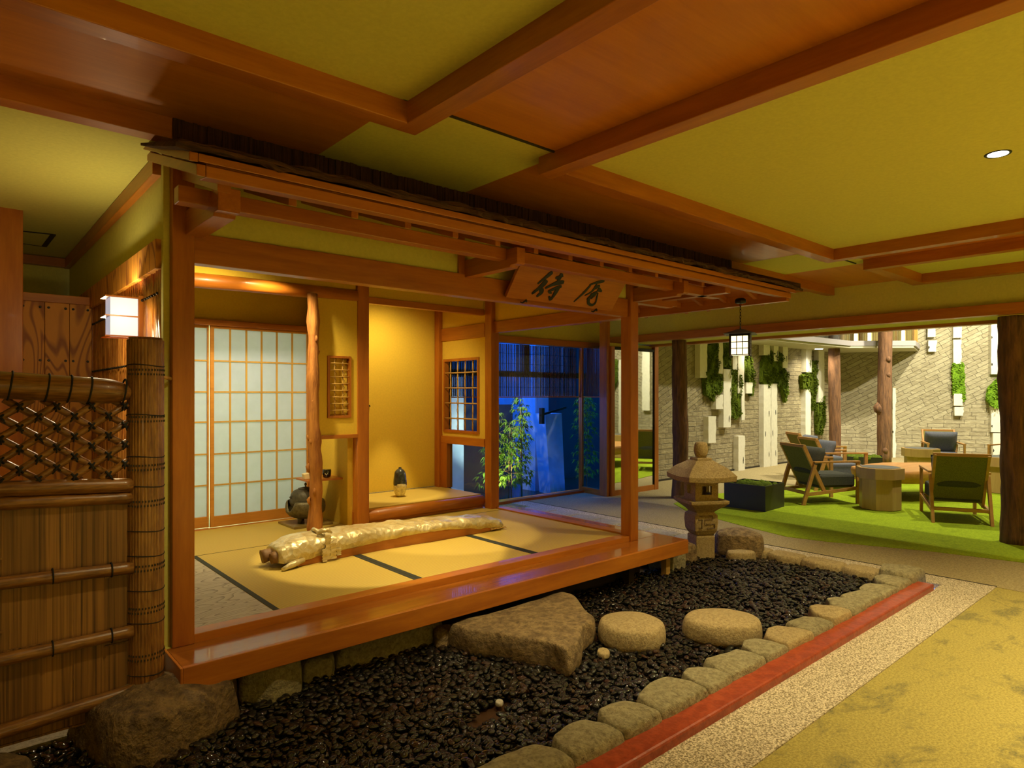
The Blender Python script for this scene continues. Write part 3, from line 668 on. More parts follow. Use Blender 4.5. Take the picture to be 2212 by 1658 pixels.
trunk(7.33, 1.44, 2.07, .125, 'thick bark-covered post at the right edge of the picture', seed=2)
trunk(13.51, 5.60, 5.2, .108, 'thin reddish trunk in front of the brick corner', seed=3, lean=(0, 0), knots=())
trunk(13.70, 4.75, 5.2, .122, 'knotty grey-brown trunk beside the coffee table', seed=4, lean=(.12, -.05), knots=[(1.12, 2.4, .10), (.30, 3.6, .06), (2.05, 3.9, .05), (1.75, 3.9, .045)])

# ================================================================== WINDOW SIDE
def window():
    t = struct(bpy.data.objects.new('window_1', None)); COL.objects.link(t); t.location = (5, 6.2, 0); WL[t.name] = (5, 6.2, 0)
    MB().box(3.95, 6.66, 6.195, 6.203, .03, 2.01).build('window_glass', 'glass', t)
    MB().box(6.66, 6.70, 6.165, 6.225, .03, 2.01).build('mullion', 'wood_z', t, .002)
    MB().box(4.40, 4.43, 6.165, 6.225, .03, 2.01).build('mullion', 'metal_dark', t, .002)
    MB().box(3.95, 6.66, 6.18, 6.215, 1.318, 1.332).build('cross_rail', 'wood_x', t)
    MB().add([(6.69, 6.19, .08), (6.63, 5.80, .08), (6.63, 5.80, 2.01), (6.69, 6.19, 2.01)], [(0, 1, 2, 3)]).build('window_glass', 'glass', t)
    MB().bar((6.69, 6.18, .04), (6.63, 5.78, .04), .05, .08).build('bottom_rail', 'wood_y', t)
    MB().bar((6.69, 6.18, 1.325), (6.63, 5.78, 1.325), .03, .014).build('cross_rail', 'wood_y', t)
window()
# reed blinds behind the glass, and the dark timbers they hang from
def blind(x0, x1, label):
    t = thing('reed_blind', label, 'blind', ((x0 + x1) / 2, 6.27, 1.33))
    mb = MB(); x = x0; rg = random.Random(4)
    while x < x1:
        w_ = rg.uniform(.009, .017); mb.box(x, x + w_, 6.255, 6.262, 1.335, 2.0); x += w_ + rg.uniform(.007, .016)
    mb.build('slats', 'ceil_dark', t)
    mb = MB()
    for z in (1.45, 1.75, 1.88): mb.box(x0, x1, 6.250, 6.254, z, z + .004)
    mb.build('binding_threads', 'cord', t)
    return t
blind(3.96, 4.42, 'dark reed blind seen through the lattice window'); blind(4.44, 6.65, 'dark vertical reed blind behind the big window')
t = thing('reed_blind', 'narrow reed blind in the side window beside the wooden pillar', 'blind', (6.7, 6.0, 1.33))
mb = MB()
for i in range(13):
    f = i / 13; mb.box(6.73 - .06 * f, 6.735 - .06 * f, 6.17 - .37 * f, 6.185 - .37 * f, 1.335, 2.0)
mb.build('slats', 'ceil_dark', t)
sbox('trim_35', 'ceil_dark', 3.96, 6.9, 6.30, 6.36, 1.585, 1.66)
sbox('trim_36', 'ceil_dark', 5.62, 5.80, 6.30, 6.36, 1.66, 2.01)
sbox('trim_37', 'ceil_dark', 6.45, 6.52, 6.30, 6.36, 1.66, 2.01)
# pillar and the mirrored screen
def pillar(name, label, x0, x1, y0, y1, z0, z1):
    o = MB().box(x0, x1, y0, y1, z0, z1).build(name, 'wood_z', bevel=.004); return tag(o, label, 'pillar')
pillar('wooden_pillar', 'square cedar pillar between the big window and the mirror', 6.60, 6.665, 5.66, 5.79, 0, ZC)
t = thing('framed_mirror', 'tall mirror in a cedar frame reflecting the lounge', 'mirror', (7.2, 5.65, 0))
MB().box(6.667, 6.735, 5.635, 5.69, 0, 2.0).build('side_frame', 'wood_z', t, .003)
MB().box(7.61, 7.70, 5.635, 5.69, 0, 2.06).build('side_frame', 'wood_z', t, .003)
MB().box(6.735, 7.61, 5.64, 5.685, 0, .075).build('bottom_frame', 'wood_x', t, .003)
MB().box(6.735, 7.61, 5.64, 5.685, 1.96, 2.0).build('top_frame', 'metal_dark', t, .003)
MB().box(6.735, 7.61, 5.655, 5.675, .075, 1.96).build('mirror_glass', 'mirror', t)
MB().box(7.595, 7.61, 5.645, 5.655, .075, 1.96).build('dark_bead', 'metal_dark', t)  # narrow dark strip along the right edge of the mirror
sbox('wall_behind_mirror', 'olive', 6.70, 7.72, 5.692, 5.72, 0, 2.05); sbox('wall_behind_mirror', 'olive', 7.70, 7.74, 5.692, 6.2, 0, 2.05)

# outside --------------------------------------------------------------------------------
struct(MB().box(0, 16, 6.33, 22, -.25, -.15).build('floor', 'soil'))
def obox(name, label, cat, mat, *b):
    o = MB().box(*b).build(name, mat); return tag(o, label, cat)
t = thing('concrete_column', 'pale concrete column with black bracket outside the window', 'column', (7.2, 7.4, 0))
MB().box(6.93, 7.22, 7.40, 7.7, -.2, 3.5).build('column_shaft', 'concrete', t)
MB().hexa([(6.93, 7.05, -.2), (7.24, 7.05, -.2), (7.24, 7.3, -.2), (6.93, 7.3, -.2)], [(6.80, 7.05, 1.07), (7.16, 7.05, 1.07), (7.16, 7.3, 1.07), (6.80, 7.3, 1.07)]).build('downpipe_cover', 'concrete', t)
MB().bar((6.65, 7.0, 1.05), (7.2, 7.0, 1.16), .03, .03).build('bracket', 'metal_dark', t)
MB().box(6.66, 6.72, 6.97, 7.03, .92, 1.16).build('bracket_plate', 'metal_dark', t)
obox('garden_wall', 'dark blue garden wall right of the concrete column', 'wall', 'house', 7.75, 10.5, 8.2, 8.4, -.2, 3.2)
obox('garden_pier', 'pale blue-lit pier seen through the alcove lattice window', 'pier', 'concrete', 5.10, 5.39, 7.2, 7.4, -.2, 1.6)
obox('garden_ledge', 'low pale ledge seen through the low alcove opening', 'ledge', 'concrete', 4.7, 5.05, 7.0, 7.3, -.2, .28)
t = thing('neighbouring_house', 'dark neighbouring house with gable roof in the dusk', 'house', (7, 11, 0))
MB().box(3.5, 9.4, 11, 13, -.2, 1.75).build('house_wall', 'house', t)
MB().extr([(4.5, 10.95, 1.75), (9.8, 10.95, 1.75), (7.9, 10.95, 3.1)], (0, 2, 0)).build('gable_roof', 'house', t)
MB().bar((4.4, 10.9, 1.72), (7.9, 10.9, 3.16), .06, .10).build('verge_board', 'concrete', t)
MB().box(8.6, 14, 10.5, 12, -.2, 2.6).build('annex', 'concrete', t)
obox('low_fence', 'dark board fence behind the bamboo', 'fence', 'house', 4.0, 6.9, 7.9, 7.96, -.2, 1.2)
def bamboo_plant(x, y, h, label, seed, mat='leaf'):
    rg = random.Random(seed); t = thing('bamboo_plant', label, 'plant', (x, y, -.15), 'young bamboo outside the window')
    st = MB(); lf = MB()
    for s_ in range(2):
        bx, by = x + rg.uniform(-.05, .05), y + rg.uniform(-.05, .05); lx, ly = rg.uniform(-.06, .06), rg.uniform(-.03, .03); hh = h * rg.uniform(.82, 1)
        st.tube([(bx, by, -.15), (bx + lx * .4, by + ly * .4, hh * .5), (bx + lx, by + ly, hh)], [.008, .007, .003], 6)
        z = .12
        while z < hh + .02:
            f = z / hh; cx, cy_ = bx + lx * f, by + ly * f
            for b in range(4):
                a = rg.uniform(0, 6.28); L = rg.uniform(.06, .16) * (1.1 - .5 * f); ex, ey, ez = cx + math.cos(a) * L, cy_ + math.sin(a) * L, z + rg.uniform(.0, .06)
                st.tube([(cx, cy_, z), (ex, ey, ez)], .002, 4, cap=False)
                for l_ in range(7):
                    a2 = a + rg.uniform(-1.5, 1.5); ll = rg.uniform(.06, .105); d = Vector((math.cos(a2), math.sin(a2), rg.uniform(-.9, .1))).normalized(); sd = d.cross(Vector((0, 0, 1))).normalized() * ll * .12
                    p = Vector((ex, ey, ez)); m_ = p + d * ll * .45 + Vector((0, 0, .008)); e = p + d * ll - Vector((0, 0, ll * .25))
                    lf.add([p, m_ + sd, e, m_ - sd], [(0, 1, 2, 3)])
            z += rg.uniform(.055, .085)
    st.build('stems', 'bamboo_z', t); lf.build('foliage', mat, t)
bamboo_plant(5.52, 6.75, 1.12, 'leafy young bamboo nearest the tea room corner post', 1)
bamboo_plant(5.72, 6.62, 1.0, 'shorter leafy bamboo left of the tallest one', 5)
bamboo_plant(6.02, 6.70, 1.36, 'tallest leafy bamboo lit green outside the window', 2)
bamboo_plant(7.35, 6.75, 1.4, 'dim bamboo seen in the side window by the pillar', 3)
bamboo_plant(4.75, 6.9, 1.0, 'dim bamboo seen through the low opening of the alcove', 4)
t = MB(); rg = random.Random(5)
for i in range(60):
    x = rg.uniform(5.2, 6.8); y = rg.uniform(6.4, 6.9); h = rg.uniform(.12, .26); a = rg.uniform(0, 6.28)
    t.add([(x, y, -.15), (x + .006, y, -.15), (x + math.cos(a) * .04, y + math.sin(a) * .04, h - .1)], [(0, 1, 2)])
o = t.build('grass_tufts', 'leaf'); tag(o, 'thin grass blades at the foot of the window', 'grass', kind='stuff')
# ================================================================== TEA HOUSE
ZD, ZT = .25, .285
TH = thing('tea_house', 'cedar tea house with bark roof edge, raised deck and open front', 'tea house', (2.4, 4.0, 0))
def tp(name, mb, mat, bevel=.003, parent=None, label=None):
    o = mb.build(name, mat, parent or TH, bevel)
    if label: o['label'] = label
    return o
# posts
post_l = tp('post', MB().box(.738, .829, 3.088, 3.18, ZD, 2.42), 'wood_z', .004)
post_r = tp('post', MB().box(3.876, 3.968, 3.09, 3.185, ZD, 2.42), 'wood_z', .004)
tp('post', MB().box(2.515, 2.618, 4.79, 4.88, ZT, 2.42), 'wood_z', .004)
tp('post', MB().box(3.835, 3.93, 4.695, 4.79, ZT, 2.42), 'wood_z', .004)
tp('post', MB().box(3.80, 3.87, 5.50, 5.58, ZT, 2.42), 'wood_z', .003)
tp('post', MB().box(2.40, 2.46, 5.44, 5.50, ZT, 2.42), 'wood_z', .003)
# lintel and the wall over it
tp('lintel', MB().box(.829, 3.876, 3.115, 3.185, 1.940, 2.075), 'wood_x')
tp('upper_wall', MB().box(.829, 3.876, 3.135, 3.165, 2.075, 2.46), 'olive')
tp('strut', MB().box(2.30, 2.345, 3.118, 3.18, 2.075, 2.42), 'wood_z')
# bracket arms carrying the eave beam
def arm(x0, x1, ytip=2.652, parent=TH):
    prof = [(3.12, 2.054), (ytip + .055, 2.054), (ytip + .045, 2.066), (ytip, 2.066), (ytip - .008, 2.075), (ytip - .008, 2.157), (3.12, 2.157)]
    return MB().extr([(x0, y, z) for y, z in prof], (x1 - x0, 0, 0))
tp('bracket_arm', arm(.79, .875, 2.64), 'wood_y'); tp('bracket_arm', arm(2.341, 2.40), 'wood_y'); tp('bracket_arm', arm(3.905, 3.965), 'wood_y')
prof = [(3.965, 2.054), (4.42, 2.054), (4.44, 2.068), (4.49, 2.068), (4.49, 2.157), (3.965, 2.157)]
tp('bracket_arm', MB().extr([(x, 3.105, z) for x, z in prof], (0, .06, 0)), 'wood_x')
tp('eave_beam', MB().box(.675, 4.52, 2.733, 2.80, 2.099, 2.163), 'wood_x')
tp('eave_beam', MB().box(4.29, 4.36, 2.55, 4.9, 2.099, 2.163), 'wood_y')
# rafters front
SL = .34
XR = [.80, 1.067] + [1.345 + .2715 * i for i in range(12)]
for i, x in enumerate(XR):
    w_ = .034 if i else .05; y1 = 3.12 if x < 4.4 else 3.12 - (x - 4.4)
    if y1 < 2.66: y1 = 2.75
    z0 = 2.122; ya = 2.588
    lo = [(x - w_ / 2, ya, z0), (x + w_ / 2, ya, z0), (x + w_ / 2, ya, z0 + .042), (x - w_ / 2, ya, z0 + .042)]
    dz = (y1 - ya) * SL
    hi = [(a, y1, c + dz) for a, b, c in lo]
    tp('rafter', MB().hexa(lo, hi), 'wood_y', .002)
# side rafters (right side eave)
for y in [2.72, 3.0, 3.23, 3.46, 3.92, 4.2, 4.5]:
    x1 = 5.22; x0 = 4.40 if y > 3.1 else 4.9 - (y - 2.6)
    lo = [(x1 - .06, y - .017, 2.10), (x1 - .06, y + .017, 2.10), (x1 - .06, y + .017, 2.145), (x1 - .06, y - .017, 2.145)]
    hi = [(x0, b, c + (x1 - .06 - x0) * SL) for a, b, c in lo]
    tp('rafter', MB().hexa(lo, hi), 'wood_x', .002)
# roof slabs: lower boarding, upper boarding, bark
XE = 5.06
def slope_slab(x0, y0, xe, ye_back, zb, th, yb=3.10):
    """front slope plus the mitred right slope, bottom at zb on the front edge"""
    mb = MB(); d = yb - y0
    f = [(x0, y0, zb), (xe, y0, zb), (xe - d, yb, zb + d * SL), (x0, yb, zb + d * SL)]
    mb.hexa(f, [(a, b, c + th) for a, b, c in f])
    s_ = [(xe, y0, zb), (xe, ye_back, zb), (xe - d, ye_back, zb + d * SL), (xe - d, yb, zb + d * SL)]
    mb.hexa(s_, [(a, b, c + th) for a, b, c in s_])
    return mb
tp('roof_boarding', slope_slab(.70, 2.47, 5.10, 4.8, 2.165, .012), 'wood_y', 0)
tp('eave_board', MB().extr([(.695, 2.45, 2.123), (.695, 2.54, 2.135), (.695, 2.54, 2.19), (.695, 2.45, 2.165)], (XE - .695 + .04, 0, 0)), 'wood_x')
tp('eave_board', MB().extr([(.665, 2.43, 2.167), (.665, 2.54, 2.195), (.665, 2.54, 2.225), (.665, 2.43, 2.196)], (XE - .665 + .08, 0, 0)), 'wood_x')
tp('eave_board', MB().extr([(XE - .02, 2.46, 2.10), (XE + .03, 2.46, 2.10), (XE + .05, 2.46, 2.175), (XE - .02, 2.46, 2.19)], (0, 2.4, 0)), 'wood_y')
# gable end boards at the left
for x, z, h in ((.664, 2.123, .042), (.634, 2.163, .033)):
    y0, y1 = (2.45, 3.2) if z < 2.15 else (2.43, 3.15)
    f = [(x, y0, z), (x + .03, y0, z), (x + .03, y1, z + (y1 - y0) * SL), (x, y1, z + (y1 - y0) * SL)]
    tp('gable_board', MB().hexa(f, [(a, b, c + h) for a, b, c in f]), 'wood_y')
# bark shingle layers with ragged lips
rg = random.Random(11)
for L_ in range(5):
    mb = MB(); y0 = 2.405 + L_ * .012; x0 = .585 + L_ * .012; z0 = 2.195 + L_ * .007; n = 90; xe = XE + .16 - L_ * .01
    vs = []
    for i in range(n + 1):
        x = x0 + (xe - x0) * i / n; j = rg.uniform(-.020, .020); k = rg.uniform(-.008, .008) + .012 * noise.noise(Vector((x * 3, L_, 0)))
        y1 = 2.93
        vs += [(x, y0 + j, z0 + k), (x, y0 + j * .6, z0 + .018 + k), (x, y1, z0 + (y1 - y0) * .29 + .010), (x, y1, z0 + (y1 - y0) * .29)]
    fs = []
    for i in range(n):
        for q in range(4): fs.append((i * 4 + q, i * 4 + (q + 1) % 4, (i + 1) * 4 + (q + 1) % 4, (i + 1) * 4 + q))
    fs += [(0, 3, 2, 1), tuple(n * 4 + q for q in range(4))]
    mb.add(vs, fs); tp('bark_layer', mb, 'bark_roof', 0)
mb = MB(); s_ = [(XE + .14, 2.42, 2.20), (XE + .14, 4.8, 2.20), (4.5, 4.8, 2.42), (4.5, 3.06, 2.42)]
mb.hexa(s_, [(a, b, c + .05) for a, b, c in s_]); tp('bark_layer', mb, 'bark_roof', 0)
# vertical bark strip between roof and ceiling
mb = MB(); x = .70
while x < 5.0:
    w_ = rg.uniform(.010, .022); o_ = rg.uniform(0, .012); mb.box(x, x + w_, 2.905 + o_, 2.935, 2.33, ZC - rg.uniform(0, .004)); x += w_
mb.box(.70, 5.0, 2.93, 2.95, 2.33, ZC)
tp('bark_screen', mb, 'bark_v', 0)
# side walls -------------------------------------------------------------------
# left outer wall (bamboo clad side)
tp('side_wall', MB().box(.735, .79, 3.18, 6.05, 0, 2.39), 'olive')
tp('side_wall', MB().box(.72, .735, 3.15, 6.05, 2.02, 2.39), 'olive', 0, label='olive plaster band on the left side wall')
tp('corner_trim', MB().box(.712, .738, 3.128, 3.165, .06, 2.36), 'olive', .002)
tp('corner_trim', MB().box(.79, .83, 3.18, 5.5, ZT, ZT + .03), 'wood_y')
tp('wall_rail', MB().box(.685, .735, 3.20, 6.05, 2.325, 2.40), 'wood_y')
tp('wall_rail', MB().box(.690, .735, 3.165, 6.05, 1.905, 2.035), 'plank', .002)
mb = MB(); y = 3.17; rgc = random.Random(2)
while y < 5.95:
    w_ = rgc.uniform(.028, .045); mb.tube([(.728, y + w_ / 2, .05), (.728, y + w_ / 2, 1.905)], w_ / 2, 8); y += w_
tp('bamboo_cladding', mb, 'clad', 0)
cl_ = [c for c in TH.children if c.name.startswith('bamboo_cladding')][0]; WL[cl_.name] = WL[TH.name]
for zz in (1.80, 1.50):
    y = 3.2
    while y < 4.9:
        MB().lathe((.704, y, zz), [(.001, -.006), (.006, -.003), (.006, .004), (.001, .007)], 6).build('nail', 'metal_dark', cl_); y += rgc.uniform(.035, .06)
# back wall behind the left side (passage) handled below; tea room back wall
tp('back_wall', MB().box(.79, 2.5, 5.53, 5.58, 1.945, 2.46), 'olive_room', 0)
tp('back_wall', MB().box(2.46, 3.84, 5.585, 5.63, ZT, 2.46), 'olive_room', 0)
tp('back_wall', MB().box(2.46, 2.50, 5.46, 5.585, ZT, 2.46), 'olive_room', 0)
tp('alcove_side_wall', MB().box(2.47, 2.515, 4.88, 5.585, ZT, 2.46), 'olive_room', 0)
# wall panel above the log (plane of the alcove front)
tp('alcove_wall', MB().box(.83, 2.515, 4.825, 4.86, 2.17, 2.46), 'olive_room', 0)
tp('alcove_wall', MB().box(2.618, 3.84, 4.815, 4.85, 2.16, 2.46), 'olive_room', 0)
# wing wall with small lattice window (built around its opening)
wx0, wx1, wz0, wz1 = 2.256, 2.459, 1.17, 1.66
mb = MB(); mb.box(2.15, wx0, 4.80, 4.84, 1.03, 2.12); mb.box(wx1, 2.515, 4.80, 4.84, 1.03, 2.12); mb.box(wx0, wx1, 4.80, 4.84, wz1, 2.12); mb.box(wx0, wx1, 4.80, 4.84, 1.03, wz0)
tp('wing_wall', mb, 'olive_room', 0)
tp('wing_wall_rail', MB().box(2.16, 2.515, 4.785, 4.85, 1.005, 1.035), 'wood_x')
def lattice(parent, corner, u, n, W, Hh, nv, nh, frame=.018, deep=.03):
    """framed opening with crossed vine-tied sticks; u along, n towards the room"""
    c = Vector(corner); u = Vector(u); n = Vector(n); z = Vector((0, 0, 1))
    t = bpy.data.objects.new('lattice_window', None); COL.objects.link(t); t.parent = parent; WL[t.name] = WL[parent.name]
    def fr(a, b, c0, c1):
        p = [c + u * a + z * c0, c + u * b + z * c0, c + u * b + z * c1, c + u * a + z * c1]
        m = MB(); m.hexa([tuple(q - n * deep) for q in p], [tuple(q + n * .012) for q in p]); return m
    f = MB()
    for r_ in ((0, frame, 0, Hh), (W - frame, W, 0, Hh), (frame, W - frame, 0, frame), (frame, W - frame, Hh - frame, Hh)):
        p = [c + u * r_[0] + z * r_[2], c + u * r_[1] + z * r_[2], c + u * r_[1] + z * r_[3], c + u * r_[0] + z * r_[3]]
        f.hexa([tuple(q - n * deep) for q in p], [tuple(q + n * .012) for q in p])
    f.build('window_frame', 'wood_z', t, .002)
    for i in range(nv):
        x = frame + (W - 2 * frame) * (i + .7) / (nv + .4)
        MB().tube([c + u * (x + .003 * math.sin(j * 2.1 + i)) + z * (frame * .5 + (Hh - frame) * j / 6) - n * .006 for j in range(7)], .0048 if nh > 6 else .0075, 8).build('lattice_stick', 'shoji_wood', t)
    for i in range(nh):
        h = frame + (Hh - 2 * frame) * (i + .75) / (nh + .5)
        MB().tube([c + u * (frame * .5 + (W - frame) * j / 3) + z * (h + .002 * math.sin(j + i)) + n * .003 for j in range(4)], .0045 if nh > 6 else .007, 8).build('lattice_stick', 'shoji_wood', t)
    # vine ties at the crossings
    v = MB()
    for i in range(nv):
        x = frame + (W - 2 * frame) * (i + .7) / (nv + .4)
        pts = [c + u * (x + .010 * math.cos(j * 1.3)) + n * .008 * math.sin(j * 1.3) + z * (frame + (Hh - 2 * frame) * j / 40) for j in range(41)]
        v.tube(pts, .0016, 5, cap=False)
    v.build('vine_tie', 'bark', t)
    return t
lattice(TH, (wx0, 4.80, wz0), (1, 0, 0), (0, -1, 0), wx1 - wx0, wz1 - wz0, 2, 8)
tp('niche_panel', MB().box(wx0 - .02, wx1 + .02, 4.842, 4.85, wz0 - .02, wz1 + .02), 'olive_room', 0)
# right alcove side wall X=3.84 with lattice window and low opening
y0, y1 = 4.79, 5.50; ly0, ly1, lz0, lz1 = 4.885, 5.475, .975, 1.715
mb = MB()
for b in ((y0, ly0, .93, 1.90), (ly1, y1, .93, 1.90), (ly0, ly1, lz1, 1.90), (ly0, ly1, .93, lz0)): mb.box(3.845, 3.885, b[0], b[1], b[2], b[3])
mb.box(3.845, 3.885, y0, y1, 2.03, 2.46); tp('alcove_window_wall', mb, 'olive_room', 0)
tp('alcove_window_rail', MB().box(3.83, 3.90, y0, y1, 1.90, 2.03), 'wood_y')
tp('alcove_window_rail', MB().box(3.825, 3.90, y0, y1, .86, .935), 'wood_y')
tp('alcove_window_rail', MB().box(3.825, 3.90, 5.40, y1, .41, .86), 'wood_z')
tp('low_window_glass', MB().box(3.868, 3.873, y0, 5.41, .41, .86), 'glass', 0)
lattice(TH, (3.845, ly1, lz0), (0, -1, 0), (-1, 0, 0), ly1 - ly0, lz1 - lz0, 4, 4, .026, .045)
# alcove: raised mat platform
tp('alcove_front_log', MB().tube([(2.618, 4.835, .35), (3.2, 4.835, .352), (3.835, 4.835, .35)], [.052, .050, .052], 20), 'wood_x', 0)
tp('alcove_front_board', MB().box(2.618, 3.835, 4.82, 4.87, ZT, .33), 'wood_x')
tp('alcove_base', MB().box(2.51, 3.845, 4.86, 5.585, ZT, .395), 'wood_x', 0)
o = MB().box(2.52, 3.84, 4.86, 5.58, .395, .408).build('tatami_mat', 'tatami'); tag(o, 'golden tatami mat on the raised alcove platform', 'tatami mat')
tp('alcove_mat_edge', MB().box(2.52, 3.84, 5.565, 5.585, .396, .414), 'stone_grey', 0)
tp('drop_lintel', MB().box(2.618, 3.84, 4.80, 4.86, 2.105, 2.16), 'wood_x')
tp('ceiling_log', MB().tube([(.83, 4.82, 2.135), (1.6, 4.82, 2.150), (2.515, 4.82, 2.155)], [.053, .052, .048], 22, jit=.05), 'wood_x', 0)
# natural twisted log post
path = []; rad = []; K = 34
for i in range(K + 1):
    f = i / K; path.append((2.113 + .010 * math.sin(f * 9) + .012 * math.sin(f * 3.1 + 1), 4.735 + .006 * math.cos(f * 7), ZT + (2.125 - ZT) * f)); rad.append(.052 - .013 * f + .006 * math.sin(f * 41) * math.sin(f * 13) + .004 * math.sin(f * 23))
o = MB().tube(path, rad, 24, jit=.16, seed=5).build('log_post', 'burl', TH); WL[o.name] = WL[TH.name]; lab(o, 'twisted knotty natural log post')
for kz, a, kr in ((1.03, 3.3, .022), (.80, 3.1, .024), (1.30, 4.2, .016), (.55, 3.4, .022), (1.78, 4.9, .017), (1.68, .2, .02), (1.08, 5.2, .02), (.62, 4.5, .02), (1.0, 3.9, .02)):
    cx_, cy_ = 2.113 + math.cos(a) * .040, 4.735 + math.sin(a) * .04
    q = MB().tube([(cx_ - .01 * math.cos(a), cy_, kz - kr * 1.6), (cx_, cy_, kz - kr * .5), (cx_ + .006 * math.cos(a), cy_, kz + kr * .3), (cx_ - .008 * math.cos(a), cy_, kz + kr * 1.3)], [kr * .3, kr * .62, kr * .6, kr * .25], 12).build('knot', 'burl', o)
# right side rail and wall
tp('side_beam', MB().box(3.87, 3.945, 3.185, 4.70, 1.935, 2.04), 'wood_y')
tp('side_upper_wall', MB().box(3.885, 3.925, 3.185, 4.70, 2.04, 2.46), 'olive_room', 0)
tp('side_sill', MB().box(3.895, 3.985, 3.185, 4.70, ZD - .02, ZT + .012), 'wood_y')
# room ceiling
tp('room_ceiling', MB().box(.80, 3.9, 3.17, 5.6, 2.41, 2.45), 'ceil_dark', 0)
# small spot fixtures, two of them made for the added fill spots
for (x, y, z, tx, ty, tz) in ((2.35, 3.72, 2.31, 2.4, 3.92, .3), (1.75, 4.5, 2.31, 1.9, 5.25, .3), (3.1, 3.9, 2.31, 3.0, 4.0, .3), (1.25, 4.2, 2.31, 1.5, 5.4, 1), (3.30, 5.0, 2.29, 3.22, 5.26, .4)):
    d = (Vector((tx, ty, tz)) - Vector((x, y, z))).normalized(); p = Vector((x, y, z)) + Vector((0, 0, .04))
    tp('spot_fixture', MB().tube([p - d * .05, p + d * .005 - Vector((0, 0, .0))], .022, 12, cap=False), 'metal_dark', 0)
# floor structure
tp('front_sill', MB().box(.829, 3.876, 3.10, 3.19, ZD - .01, ZT + .003), 'wood_x')
tp('deck_board', MB().box(.72, 4.25, 2.855, 3.105, .205, ZD), 'deck')
tp('deck_board', MB().box(3.985, 4.25, 3.105, 4.9, .205, ZD), 'deck')
tp('deck_fascia', MB().box(.718, 4.252, 2.838, 2.862, .150, ZD + .001), 'wood_x')
tp('deck_fascia', MB().box(4.245, 4.262, 2.85, 4.9, .150, ZD), 'wood_y')
tp('deck_fascia', MB().box(.708, .7185, 2.838, 3.13, .150, ZD + .001), 'wood_y')
tp('floor_frame', MB().box(.79, 3.95, 3.18, 5.58, .18, .262), 'wood_x', 0)
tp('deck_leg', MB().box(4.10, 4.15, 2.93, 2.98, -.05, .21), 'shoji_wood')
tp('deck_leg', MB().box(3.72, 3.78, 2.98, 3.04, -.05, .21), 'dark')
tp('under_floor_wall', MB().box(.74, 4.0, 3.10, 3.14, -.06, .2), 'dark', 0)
tp('corner_base', MB().box(.70, .80, 3.10, 3.2, -.02, ZD), 'olive', .003)

# tatami mats and the pale board (lie on the floor frame)
def mat(x0, x1, y0, y1, label, edges):
    t = thing('tatami_mat', label, 'tatami mat', ((x0 + x1) / 2, (y0 + y1) / 2, .262), 'tatami mats of the tea room')
    MB().box(x0, x1, y0, y1, .262, ZT).build('rush_cover', 'tatami', t)
    for e in edges:
        if e == 'l': MB().box(x0, x0 + .028, y0, y1, ZT, ZT + .0015).build('cloth_border', 'tatami_edge', t)
        if e == 'r': MB().box(x1 - .028, x1, y0, y1, ZT, ZT + .0015).build('cloth_border', 'tatami_edge', t)
        if e == 'b': MB().box(x0, x1, y1 - .006, y1, ZT, ZT + .001).build('cloth_border', 'tatami_edge', t)
X1, X2, X3, X4 = 1.222, 2.062, 2.99, 3.89
YM = 4.62
mat(X1, X2 - .001, 3.19, YM, 'tatami mat at left with the bundled end of the long instrument', 'lrb')
mat(X2 + .001, X3 - .001, 3.19, YM, 'tatami mat in the middle, in the brightest pool of light', 'lrb')
mat(X3 + .001, X4, 3.19, YM, 'tatami mat at right by the open corner post', 'lb')
mat(.80, 2.50, YM + .003, 5.50, 'tatami mat at the back carrying the tea brazier', '')
mat(2.503, X4, YM + .003, 4.82, 'narrow tatami strip in front of the raised alcove', '')
o = MB().box(.80, X1 - .002, 3.19, YM, .262, ZT - .001).build('floor_board', 'pale_board'); tag(o, 'bleached grey board with swirling grain beside the left mat', 'floor board')

# shoji screens
def shoji(x0, x1, y, label, cols, z0=ZT + .01, z1=1.905):
    t = thing('shoji_screen', label, 'sliding screen', ((x0 + x1) / 2, y, z0))
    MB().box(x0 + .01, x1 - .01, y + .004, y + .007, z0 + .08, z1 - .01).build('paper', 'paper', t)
    MB().box(x0, x0 + .03, y - .012, y + .012, z0, z1).build('stile', 'shoji_rail', t, .002)
    MB().box(x1 - .014, x1, y - .012, y + .012, z0, z1).build('stile', 'shoji_rail', t, .002)
    MB().box(x0, x1, y - .011, y + .011, z0, z0 + .085).build('bottom_rail', 'shoji_rail', t, .002)
    MB().box(x0, x1, y - .011, y + .011, z1 - .02, z1).build('top_rail', 'shoji_rail', t, .002)
    for x in cols: MB().box(x - .007, x + .007, y - .004, y + .004, z0 + .085, z1 - .02).build('vertical_bar', 'shoji_wood', t)
    for z in (1.625, 1.376, 1.135, .878, .629): MB().box(x0 + .02, x1 - .012, y - .005, y + .005, z - .006, z + .006).build('horizontal_bar', 'shoji_wood', t)
shoji(1.585, 2.40, 5.49, 'wide paper screen behind the tea brazier', [1.741, 1.87, 1.995, 2.124, 2.258])
shoji(.83, 1.584, 5.515, 'paper screen half hidden behind the left post', [.95, 1.07, 1.19, 1.31, 1.44])
tp('screen_head_rail', MB().box(.80, 2.42, 5.44, 5.54, 1.905, 1.95), 'wood_x')
tp('screen_sill', MB().box(.80, 2.42, 5.46, 5.54, .262, ZT + .006), 'wood_x')

